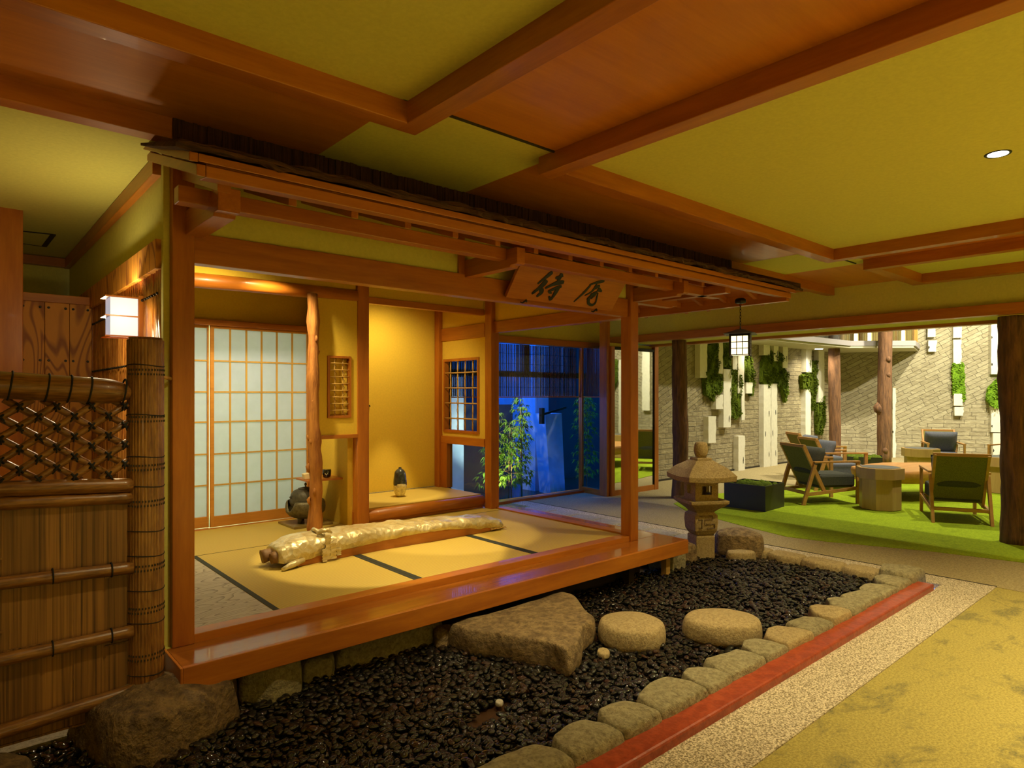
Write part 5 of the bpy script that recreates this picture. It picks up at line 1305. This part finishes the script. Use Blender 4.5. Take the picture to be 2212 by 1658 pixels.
# kerb stones along the front
kb = [(1.31, 1.66), (1.67, 1.93), (1.94, 2.16), (2.17, 2.50), (2.51, 2.70), (2.71, 3.02), (3.03, 3.24), (3.25, 3.52), (3.53, 3.78), (3.79, 4.02), (4.03, 4.25), (4.26, 4.52), (4.53, 4.78), (4.79, 5.04)]
words = ['first', 'second', 'third', 'fourth', 'fifth', 'sixth', 'seventh', 'eighth', 'ninth', 'tenth', 'eleventh', 'twelfth', 'thirteenth', 'fourteenth']
rg = random.Random(21); vis = 0
for i, (a, b) in enumerate(kb):
    d = rg.uniform(-.02, .02); hz = rg.uniform(.075, .095)
    o = rock('kerb_stone', 'stone_tan' if i in (9, 7) else 'stone_grey', [(a, 1.565), (b, 1.560), (b + .008, 1.65), (b - .03, 1.735 + d), ((a + b) / 2, 1.755 + d), (a + .03, 1.735 - d), (a - .006, 1.65)], -.04, hz, 32 + i, .05, dome=.45, soft=1)
    vis += 1; lb = '%s grey-green kerb stone along the red kerb, counting from the bottom edge' % words[min(vis, 14) - 1]
    tag(o, lb, 'kerb stone', 'kerb stones along the pebble bed')
o = rock('kerb_stone', 'stone_grey', [(5.05, 1.56), (5.30, 1.56), (5.33, 1.70), (5.24, 1.83), (5.08, 1.80), (5.03, 1.68)], -.04, .11, 61, .04, dome=.45, soft=1); tag(o, 'blocky corner kerb stone at the end of the red kerb', 'kerb stone', 'kerb stones along the pebble bed')
rk = MB(); rk.box(-.5, 5.143, 1.462, 1.575, -.02, .046); o = rk.build('red_kerb', 'red_kerb', bevel=.010); tag(o, 'long red painted kerb strip between pebble bed and stone floor', 'kerb')
sbox('trim_40', 'mortar', -.5, 5.3, 1.574, 1.66, -.06, .035)
# back row of low edging stones
ys = [1.85, 2.1, 2.42, 2.7, 2.98, 3.3, 3.62, 3.95, 4.3, 4.62, 4.95, 5.3, 5.7]
rowl = ['just behind the corner kerb stone', 'second behind the corner kerb stone', 'behind the lantern, right of the domed boulder', 'right beside the domed boulder', 'behind the stone lantern', 'just left of the stone lantern', 'second left of the stone lantern', 'bright one beside the deck corner', 'bright one seen past the open corner post', 'seen through the open side, middle one', 'seen through the open side, far one', 'farthest, near the big window']
for i in range(len(ys) - 1):
    a, b = ys[i], ys[i + 1]; w_ = .03 if i < 4 else .06
    o = rock('edging_stone', 'mortar' if i >= 4 else 'stone_tan', [(5.20 - w_, a), (5.33, a), (5.34, (a + b) / 2), (5.33, b - .01), (5.20 - w_, b - .01), (5.16 - w_, (a + b) / 2)], -.05, .030 + (.01 if i < 4 else 0), 80 + i, .02, dome=.2)
    tag(o, 'low pale edging stone, ' + rowl[i], 'edging stone', 'edging stones at the back of the pebble bed')
# rocks
o = rock('boulder', 'stone_rock', [P(165, 1612), P(250, 1655), P(330, 1645), P(440, 1590), P(500, 1545), (.95, 3.05), (.72, 3.12), (.50, 3.14), (.36, 3.10)], -.08, .165, 5, .10, dome=1.2, soft=0); tag(o, 'large dark boulder at the foot of the bamboo post', 'boulder')
o = rock('boulder', 'stone_rock', [(-.10, 2.55), (.18, 2.72), (.24, 2.9), (.16, 3.02), (-.2, 3.0)], -.08, .06, 15, .05, dome=.8); tag(o, 'brown rock cut by the lower left corner', 'boulder')
o = rock('foundation_stone', 'stone_grey', [(.98, 2.95), (1.10, 2.87), (1.24, 2.90), (1.27, 3.0), (1.20, 3.08), (1.0, 3.08)], -.06, .145, 6, .05, dome=.9); tag(o, 'upright pointed grey stone under the deck at left', 'foundation stone')
o = rock('foundation_stone', 'stone_grey', [(1.27, 2.95), (1.40, 2.93), (1.45, 3.0), (1.43, 3.08), (1.28, 3.08)], -.06, .08, 7, .05, dome=.5); tag(o, 'small block right of the upright pointed stone', 'foundation stone')
o = rock('foundation_stone', 'stone_grey', [(1.46, 2.98), (1.75, 2.96), (2.02, 2.97), (2.12, 3.02), (2.06, 3.10), (1.48, 3.10)], -.06, .10, 16, .04, dome=.4); tag(o, 'long low stone under the middle of the deck', 'foundation stone')
o = rock('foundation_stone', 'stone_rock', [(.74, 3.0), (.86, 2.93), (.98, 2.97), (.97, 3.08), (.76, 3.09)], -.06, .11, 17, .04, dome=.6); tag(o, 'dark stone under the deck corner behind the boulder', 'foundation stone')
o = rock('small_stone', 'stone_brown', ell(2.06, 2.93, .07, .05, .3, 8), -.03, .075, 18, .05, dome=.5); tag(o, 'small reddish stone left of the large angular stone', 'stone')
o = rock('small_stone', 'stone_tan', ell(2.62, 2.27, .055, .035, .8, 8), -.03, .0, 19, .05, dome=.5); tag(o, 'small tan chip at the tip of the large angular stone', 'stone')
o = rock('small_stone', 'mortar', ell(1.86, 2.22, .026, .018, .8, 8), -.032, -.014, 20, .06, dome=.9); tag(o, 'pale pebble-sized chip lying on the black pebbles', 'stone')
o = rock('foundation_stone', 'stone_grey', [(4.22, 2.97), (4.40, 2.96), (4.45, 3.05), (4.42, 3.2), (4.22, 3.2)], -.06, .155, 22, .04, dome=.4); tag(o, 'dark stone under the right deck corner', 'foundation stone')
o = rock('boulder', 'stone_brown', [(4.52, 3.06), (4.66, 3.02), (4.74, 3.15), (4.70, 3.35), (4.55, 3.33)], -.06, .12, 23, .06, dome=.9); tag(o, 'brown rock between the deck corner and the stone lantern', 'boulder')
o = rock('boulder', 'stone_brown', [(5.00, 2.90), (5.15, 2.72), (5.30, 2.78), (5.36, 2.96), (5.30, 3.12), (5.10, 3.14), (5.0, 3.05)], -.06, .17, 24, .04, dome=1.2); tag(o, 'domed brown boulder right behind the stone lantern', 'boulder')
o = rock('small_stone', 'stone_tan', ell(5.0, 2.83, .13, .08, -.6, 10), -.05, .05, 25, .07, dome=.7); tag(o, 'low orange rock in front of the domed boulder', 'stone')

# stone lantern ----------------------------------------------------------
SLX, SLY = 4.86, 3.12
sl = thing('stone_lantern', 'carved granite garden lantern standing in the pebbles', 'stone lantern', (SLX, SLY, 0))
ROT = R(-30)
def sq(hw_, z, hw2=None, n_per=1):
    c_, s_ = math.cos(ROT), math.sin(ROT); b = hw2 or hw_
    return [(SLX + x * c_ - y * s_, SLY + x * s_ + y * c_, z) for x, y in ((-hw_, -b), (hw_, -b), (hw_, b), (-hw_, b))]
def stack(levels, name, bevel=.008, parent=None, sub=0):
    m = MB(); vs = []
    for hw_, z in levels: vs += sq(hw_, z)
    n_ = len(levels); fs = [(i * 4 + k, i * 4 + (k + 1) % 4, (i + 1) * 4 + (k + 1) % 4, (i + 1) * 4 + k) for i in range(n_ - 1) for k in range(4)] + [(3, 2, 1, 0), tuple((n_ - 1) * 4 + k for k in range(4))]
    m.add(vs, fs); return m.build(name, 'lantern_stone', parent or sl, bevel, sub)
def zt5(py): return CAMH + (HY - py) * 5.56 / 1402   # height at the lantern's distance
stack([(.085, -.05), (.085, zt5(1155)), (.080, zt5(1151))], 'base_shaft')
stack([(.080, zt5(1151)), (.102, zt5(1140)), (.108, zt5(1120)), (.104, zt5(1108)), (.08, zt5(1102))], 'carved_block', .014)
# carved figure on two faces
def face_mark(side, pts, w_=.010):
    c_, s_ = math.cos(ROT), math.sin(ROT); m = MB()
    for a, b in zip(pts, pts[1:]):
        def q(p):
            if side == 0: x, y = p[0], -.1085
            else: x, y = -.1085, -p[0]
            return (SLX + x * c_ - y * s_, SLY + x * s_ + y * c_, zt5(1121) + p[1])
        m.bar(q(a), q(b), w_, .006, up=(0, -1, 0) if side == 0 else (-1, 0, 0))
    m.build('carved_mark', 'stone_brown', sl)
face_mark(0, [(-.07, .05), (.05, .05), (.05, .02), (-.02, .02), (-.02, -.02), (.07, -.02), (.07, -.055), (.0, -.055)])
face_mark(0, [(-.075, .02), (-.045, .02), (-.045, -.05), (-.075, -.05)])
# middle platform flaring upwards
stack([(.075, zt5(1104)), (.10, zt5(1097)), (.172, zt5(1082)), (.172, zt5(1075)), (.11, zt5(1077))], 'middle_platform', .006)
# light box with openings
hz0, hz1 = zt5(1078), zt5(1034); hb = .104; m = MB()
ow, z_a, z_b = .045, hz0 + .055, hz1 - .045
c_, s_ = math.cos(ROT), math.sin(ROT)
def lb(x0, x1, y0, y1, z0_, z1_):
    f = [(x0, y0), (x1, y0), (x1, y1), (x0, y1)]
    m.hexa([(SLX + x * c_ - y * s_, SLY + x * s_ + y * c_, z0_) for x, y in f], [(SLX + x * c_ - y * s_, SLY + x * s_ + y * c_, z1_) for x, y in f])
tk = .03
for x0, x1 in ((-hb, -ow), (ow, hb)):
    lb(x0, x1, -hb, -hb + tk, hz0, hz1); lb(x0, x1, hb - tk, hb, hz0, hz1)
for y0_, y1_ in ((-hb + tk, -ow), (ow, hb - tk)):
    lb(-hb, -hb + tk, y0_, y1_, hz0, hz1); lb(hb - tk, hb, y0_, y1_, hz0, hz1)
for z_0, z_1 in ((hz0, z_a), (z_b, hz1)):
    lb(-ow, ow, -hb, -hb + tk, z_0, z_1); lb(-ow, ow, hb - tk, hb, z_0, z_1); lb(-hb, -hb + tk, -ow, ow, z_0, z_1); lb(hb - tk, hb, -ow, ow, z_0, z_1)
m.build('light_box', 'lantern_stone', sl)
m = MB(); lb(-hb + .012, -hb + .02, -ow, ow * .2, z_a, z_b); m.build('crescent_plate', 'lantern_stone', sl)
# roof
R0 = .213
m = MB(); vs = []
lv = [(R0, zt5(1035)), (R0 + .004, zt5(1024)), (.160, zt5(1008)), (.11, zt5(997)), (.075, zt5(991)), (.06, zt5(990))]
for r_, z in lv:
    base = sq(r_, z)
    for k in range(4):
        a = Vector(base[k]); b = Vector(base[(k + 1) % 4])
        for j in range(4):
            f = j / 4; p = a.lerp(b, f); drop = (abs(f - .5) * 2) ** 2 * .012 if z < zt5(1000) else 0
            vs.append((p.x, p.y, p.z + drop - .006))
n_ = 16; fs = [(i * n_ + k, i * n_ + (k + 1) % n_, (i + 1) * n_ + (k + 1) % n_, (i + 1) * n_ + k) for i in range(len(lv) - 1) for k in range(n_)] + [tuple(range(n_ - 1, -1, -1)), tuple(range((len(lv) - 1) * n_, len(lv) * n_))]
m.add(vs, fs); m.build('roof', 'lantern_stone', sl, .006)
stack([(.066, zt5(997)), (.070, zt5(990)), (.064, zt5(987))], 'finial_base', .004)
MB().lathe((SLX, SLY, 0), [(.04, zt5(988)), (.054, zt5(980)), (.060, zt5(972)), (.054, zt5(960)), (.048, zt5(955.5)), (.03, zt5(953.5)), (.008, zt5(953))], 24).build('finial', 'lantern_stone', sl)

# pebbles -------------------------------------------------------------------
def ico():
    bm = bmesh.new(); bmesh.ops.create_icosphere(bm, subdivisions=2, radius=1); bm.verts.ensure_lookup_table()
    v = np.array([q.co[:] for q in bm.verts]); f = np.array([[a.index for a in q.verts] for q in bm.faces]); bm.free(); return v, f
IV, IF = ico()
nr = np.random.RandomState(5)
block = [([(2.13, 2.99), (2.86, 3.03), (3.06, 2.78), (2.42, 2.30), (2.15, 2.7)], .0), (ell(2.88, 2.29, .17, .17, 0), 0), (ell(3.32, 1.995, .20, .16, -.7), 0), ([(SLX - .08, SLY - .08), (SLX + .08, SLY - .08), (SLX + .08, SLY + .08), (SLX - .08, SLY + .08)], 0),
         ([(5.02, 2.90), (5.15, 2.74), (5.29, 2.80), (5.34, 2.96), (5.28, 3.10), (5.10, 3.12)], 0), ([P(185, 1612), P(250, 1645), P(440, 1580), (.9, 3.0), (.5, 3.05)], 0)]
def inpoly(x, y, poly):
    c = False; j = len(poly) - 1
    for i in range(len(poly)):
        if (poly[i][1] > y) != (poly[j][1] > y) and x < (poly[j][0] - poly[i][0]) * (y - poly[i][1]) / (poly[j][1] - poly[i][1]) + poly[i][0]: c = not c
        j = i
    return c
pb = []
sp_ = .0300
def ok(x, y):
    if y < 1.735: return False
    if x < 4.3 and y > 3.08: return False
    if x > 5.17 or y > 5.6: return False
    if x < .2 - (y - 2.5) * .1 and y > 2.7: return False
    if x > 4.6 and 4.3 <= x and y > 4.6 and False: return False
    # keep what the frame can see plus a margin
    t = x * .657 + y * .7539
    if t < 1.9: return False
    u = (x * .7539 - y * .657) / t * 1402 + 1106; v = 853 + 1402 * 1.35 / t
    if u < -60 or v > 1760: return False
    for p_, _ in block:
        if inpoly(x, y, p_): return False
    return True
for layer in range(2):
    yy = 1.74 + layer * .013
    while yy < 5.4:
        xx = .0 + layer * .015
        while xx < 5.2:
            x = xx + nr.uniform(-.012, .012); y = yy + nr.uniform(-.012, .012)
            if ok(x, y) and (layer == 0 or nr.rand() < .55):
                bare = math.hypot((x - 1.80) / .16, (y - 2.19) / .06) < 1
                if not (bare and nr.rand() < .85):
                    h = .012 * noise.noise(Vector((x * 2.2, y * 2.2, 1))) + .01 * noise.noise(Vector((x * 6, y * 6, 4)))
                    s_ = nr.uniform(.75, 1.35)
                    pb.append((x, y, (-.030 if layer == 0 else -.012) + h + nr.uniform(-.003, .004), .0195 * s_ * nr.uniform(.8, 1.25), .0145 * s_, .0090 * s_ * nr.uniform(.8, 1.3), nr.uniform(0, 6.28), nr.uniform(-.45, .45), nr.uniform(-.45, .45), nr.rand()))
            xx += sp_
        yy += sp_ * .86
pb = np.array(pb)
tt = pb[:, 0] * .657 + pb[:, 1] * .7539
uu = (pb[:, 0] * .7539 - pb[:, 1] * .657) / tt * 1402 + 1106; vv = 853 + 1402 * (1.35 - pb[:, 2]) / tt
size = pb[:, 3] / tt * ((uu > 5) & (uu < 2207) & (vv < 1652) & (pb[:, 2] > -.026))
order = np.argsort(-size); big = order[:300]; rest = order[300:]
def rotm(a, b, c):
    return np.array(Matrix.Rotation(a, 3, 'Z') @ Matrix.Rotation(b, 3, 'X') @ Matrix.Rotation(c, 3, 'Y'))
V_all = np.empty((len(rest) * 42, 3), np.float32); F_all = np.empty((len(rest) * 80, 3), np.int32); T_all = np.empty(len(rest) * 42, np.float32)
shapes = []
for q in range(5):
    d = np.array([1 + .16 * noise.noise(Vector(v * 1.1 + q * 7)) for v in IV]); shapes.append(IV * d[:, None])
for i, k in enumerate(rest):
    p = pb[k]; m_ = rotm(p[6], p[7], p[8]); v = (shapes[i % 5] * p[3:6]) @ m_.T + p[0:3]
    V_all[i * 42:(i + 1) * 42] = v; F_all[i * 80:(i + 1) * 80] = IF + i * 42; T_all[i * 42:(i + 1) * 42] = p[9]
me = bpy.data.meshes.new('pebble_bed'); me.vertices.add(len(V_all)); me.vertices.foreach_set('co', V_all.ravel())
me.loops.add(len(F_all) * 3); me.loops.foreach_set('vertex_index', F_all.ravel()); me.polygons.add(len(F_all))
me.polygons.foreach_set('loop_start', np.arange(0, len(F_all) * 3, 3)); me.polygons.foreach_set('loop_total', np.full(len(F_all), 3))
me.polygons.foreach_set('use_smooth', np.ones(len(F_all), bool)); me.update(); me.validate()
at = me.attributes.new('tone', 'FLOAT', 'POINT'); at.data.foreach_set('value', T_all); me.materials.append(M['pebble'])
o = bpy.data.objects.new('pebble_bed', me); COL.objects.link(o); tag(o, 'bed of glossy black pebbles around the tea house', 'pebbles', kind='stuff')
pm = []
for q in range(5):
    me = bpy.data.meshes.new('pebble'); me.from_pydata([tuple(v) for v in shapes[q]], [], [tuple(int(a) for a in f) for f in IF]); me.polygons.foreach_set('use_smooth', [True] * 80); me.materials.append(M['pebble']); pm.append(me)
for i, k in enumerate(big):
    p = pb[k]; o = bpy.data.objects.new('pebble', pm[i % 5]); COL.objects.link(o); o.location = p[0:3]; o.scale = p[3:6]
    o.rotation_mode = 'QUATERNION'; o.rotation_quaternion = Matrix(rotm(p[6], p[7], p[8]).tolist()).to_quaternion()
    tag(o, 'glossy black pebble in the foreground of the pebble bed', 'pebble', 'black pebbles nearest the viewer')
print('pebbles', len(pb))

# ================================================================== LOUNGE FURNITURE
def cushion(w_, d_, h_, cx, cy, cz, tilt=0, n=12, puff=.5):
    """pillow: superellipse block, tilt about x"""
    m = MB(); vs = []; ct, st = math.cos(tilt), math.sin(tilt)
    for i in range(n + 1):
        for j in range(n + 1):
            pass
    def add_side(sgn):
        b = []
        for i in range(n + 1):
            for j in range(n + 1):
                u = -1 + 2 * i / n; v = -1 + 2 * j / n
                prof = ((1 - abs(u) ** 4) * (1 - abs(v) ** 4)) ** puff
                x = u * w_ / 2 * (1 - .04 * (1 - abs(v)) * 0); y = v * d_ / 2; z = sgn * h_ / 2 * prof
                b.append((cx + x, cy + y * ct - z * st, cz + y * st + z * ct))
        m.add(b, [(i * (n + 1) + j, (i + 1) * (n + 1) + j, (i + 1) * (n + 1) + j + 1, i * (n + 1) + j + 1) for i in range(n) for j in range(n)], True)
    add_side(1); add_side(-1); return m
def make_chair(seat='blue_fabric', back='olive_fabric'):
    """faces +y; origin on the floor under the middle"""
    t = thing('lounge_chair', 'x', 'armchair', (0, 0, 0), 'lounge armchairs', world=False)
    W = .55; D = .76; fm = 'frame_wood'
    def bar(name, a, b, w_=.036, h=.036, up=(0, 0, 1)): MB().bar(a, b, w_, h, up).build(name, fm, t, .003)
    for s in (-1, 1):
        x = s * (W / 2 - .018)
        bar('leg', (x, D / 2 - .02, 0), (x, D / 2 - .02, .52), .03, .045, (0, 1, 0))
        bar('leg', (x, -D / 2, 0), (x, -D / 2 + .16, .50), .03, .045, (0, 1, 0))
        bar('armrest', (x, D / 2, .53), (x, -D / 2 + .14, .53), .045, .022)
        bar('side_rail', (x, D / 2 - .03, .20), (x, -D / 2 + .05, .135), .026, .04)
        bar('back_support', (x * .92, -D / 2 + .30, .16), (x * .92, -D / 2 + .02, .73), .028, .045, (0, 1, 0))
    bar('cross_rail', (-W / 2, -D / 2 + .055, .15), (W / 2, -D / 2 + .055, .15)); bar('cross_rail', (-W / 2, D / 2 - .05, .20), (W / 2, D / 2 - .05, .20))
    bar('back_top_rail', (-W / 2 + .02, -D / 2 + .02, .725), (W / 2 - .02, -D / 2 + .02, .725), .03, .035)
    a = MB(); y0_, z0_, y1_, z1_ = -D / 2 + .275, .20, -D / 2 + .025, .71
    a.hexa([(-W / 2 + .05, y0_ - .015, z0_), (W / 2 - .05, y0_ - .015, z0_), (W / 2 - .05, y0_ + .015, z0_), (-W / 2 + .05, y0_ + .015, z0_)],
           [(-W / 2 + .05, y1_ - .015, z1_), (W / 2 - .05, y1_ - .015, z1_), (W / 2 - .05, y1_ + .015, z1_), (-W / 2 + .05, y1_ + .015, z1_)])
    a.build('upholstered_back', back, t, .006)
    MB().box(-W / 2 + .045, W / 2 - .045, -D / 2 + .24, D / 2 - .03, .21, .37).build('seat_cushion', seat, t, .03)
    return t
def back_cushion(root, mat, label, tilt=68, y=-.13, z=.53, w_=.46, hh=.36, rot=0):
    c = cushion(w_, hh, .15, 0, y, z, R(tilt)).build('back_cushion', mat); c.location = root.location; c.rotation_euler = (0, 0, root.rotation_euler[2] + rot); tag(c, label, 'cushion', 'loose back cushions of the armchairs'); return c
ch0 = make_chair('grey_fabric'); chb = make_chair('blue_fabric')
def place(src, loc, fdir, label, first=False):
    c = src if first else copy_tree(src)
    c.location = (loc[0], loc[1], 0); c.rotation_euler = (0, 0, math.atan2(fdir[1], fdir[0]) - math.pi / 2); c['label'] = label; return c
A = place(ch0, (8.33, 3.65), (.85, -.53), 'armchair in side view at left with charcoal seat, next to the planter', True)
back_cushion(A, 'grey_fabric', 'charcoal cushion on the armchair in side view at left')
Bc = place(ch0, (8.30, 2.17), (.907, .42), 'armchair seen from behind with olive woven back, nearest the right trunk')
back_cushion(Bc, 'grey_fabric', 'dark cushion peeking over the olive chair back', w_=.46)
Cc = place(chb, (9.66, 4.05), (.80, -.6), 'blue-cushioned armchair behind the left side-view armchair', True)
back_cushion(Cc, 'blue_fabric', 'slate blue cushion of the armchair behind the left one')
Dc = place(chb, (12.95, 3.57), (-.75, -.35), 'front-facing armchair with slate blue cushions at the brick wall')
back_cushion(Dc, 'blue_fabric', 'large slate blue cushion of the front-facing armchair', w_=.48, hh=.40)
Ec = place(chb, (13.2, 2.56), (-.95, .2), 'armchair at the far right, half hidden by the bark-covered post')
back_cushion(Ec, 'blue_fabric', 'slate blue cushion of the half-hidden far right armchair')
Fc = place(chb, (10.69, 4.74), (.75, -.66), 'armchair hidden behind the left side-view armchair, only its cushion corner showing')
back_cushion(Fc, 'blue_fabric', 'grey-blue cushion corner showing above the left armchair')
def octo(x, y, rt_, rb, h, label, rot=.2):
    t = thing('octagonal_table', label, 'side table', (x, y, 0), 'octagonal oak side tables')
    MB().lathe((x, y, 0), [(rb, .012), (rb, h - .13)], 8, False, rot).build('table_base', 'oak', t, .004)
    MB().lathe((x, y, 0), [(rb * .85, 0), (rb * .85, .012)], 8, False, rot).build('plinth', 'dark', t)
    MB().lathe((x, y, 0), [(rt_, h - .13), (rt_, h)], 8, False, rot).build('table_rim', 'oak', t, .004)
    MB().lathe((x, y, 0), [(rt_ * .84, h - .002), (rt_ * .84, h + .004)], 8, False, rot).build('inlay_top', 'grey_top', t)
octo(8.33, 2.93, .255, .222, .50, 'octagonal oak side table between the two nearest armchairs')
octo(11.77, 3.54, .27, .23, .50, 'octagonal oak side table in front of the front-facing armchair')
octo(11.04, 2.28, .31, .27, .50, 'octagonal oak side table at far right behind the olive chair back')
# coffee table: live edge slab on stub legs
cf = thing('coffee_table', 'low live-edge cedar slab coffee table between the armchairs', 'coffee table', (9.6, 3.05, 0))
ol = []; rg = random.Random(8)
for i in range(30):
    a = 2 * math.pi * i / 30; r_ = 1 + .10 * noise.noise(Vector((math.cos(a) * 1.8, math.sin(a) * 1.8, 3))) * 2
    x, y = .82 * r_ * math.cos(a), .48 * r_ * math.sin(a); c_, s_ = math.cos(-.35), math.sin(-.35); ol.append((9.65 + x * c_ - y * s_, 3.02 + x * s_ + y * c_))
m = MB(); n_ = len(ol); cx_ = 9.65; cy_ = 3.02; vs = []
for sc2, z in ((.90, .24), (.97, .28), (1.0, .36), (.99, .40), (.975, .405)):
    for i, (x, y) in enumerate(ol): vs.append((cx_ + (x - cx_) * sc2 * (1 + (.02 * noise.noise(Vector((i, z * 20, 0))) if z < .38 else 0)), cy_ + (y - cy_) * sc2, z))
m.add(vs, [(i * n_ + k, i * n_ + (k + 1) % n_, (i + 1) * n_ + (k + 1) % n_, (i + 1) * n_ + k) for i in range(4) for k in range(n_)], True)
m.add(vs[-n_:], [tuple(range(n_))]); m.add(vs[:n_], [tuple(range(n_ - 1, -1, -1))]); m.build('slab_top', 'slab', cf)
for x, y in ((9.15, 3.05), (10.05, 2.72), (9.95, 3.35)): MB().tube([(x, y, 0), (x, y, .26)], [.085, .08], 12, jit=.1).build('leg', 'slab', cf)
# planters
def planter(x, y, s, h, rot, label):
    t = thing('planter', label, 'planter', (x, y, 0)); c_, s_ = math.cos(rot), math.sin(rot)
    def q(hw_, z): return [(x + a * c_ - b * s_, y + a * s_ + b * c_, z) for a, b in ((-hw_, -hw_), (hw_, -hw_), (hw_, hw_), (-hw_, hw_))]
    m = MB(); m.add(q(s, 0) + q(s, h) + q(s - .008, h) + q(s - .008, h - .06), [(3, 2, 1, 0)] + [(i * 4 + k, i * 4 + (k + 1) % 4, (i + 1) * 4 + (k + 1) % 4, (i + 1) * 4 + k) for i in range(3) for k in range(4)] + [(12, 13, 14, 15)])
    m.build('planter_box', 'planter', t)
    m = MB(); rg2 = random.Random(int(x * 10)); 
    for i in range(46):
        a, b = rg2.uniform(-s * .86, s * .86), rg2.uniform(-s * .86, s * .86); r_ = rg2.uniform(.03, .07)
        c0 = (x + a * c_ - b * s_, y + a * s_ + b * c_, h - .03)
        vv_ = IV * np.array([r_, r_, r_ * .75]) * (1 + .25 * np.array([noise.noise(Vector(v * 2.5 + i)) for v in IV]))[:, None] + np.array(c0)
        m.add([tuple(v) for v in vv_], [tuple(int(a_) for a_ in f) for f in IF], True)
    m.build('moss_mounds', 'moss', t); return t
planter(7.34, 3.98, .255, .30, R(3), 'black square planter with moss mounds behind the stone lantern')
planter(12.2, 4.55, .28, .28, R(20), 'small black planter with moss in front of the brick corner')
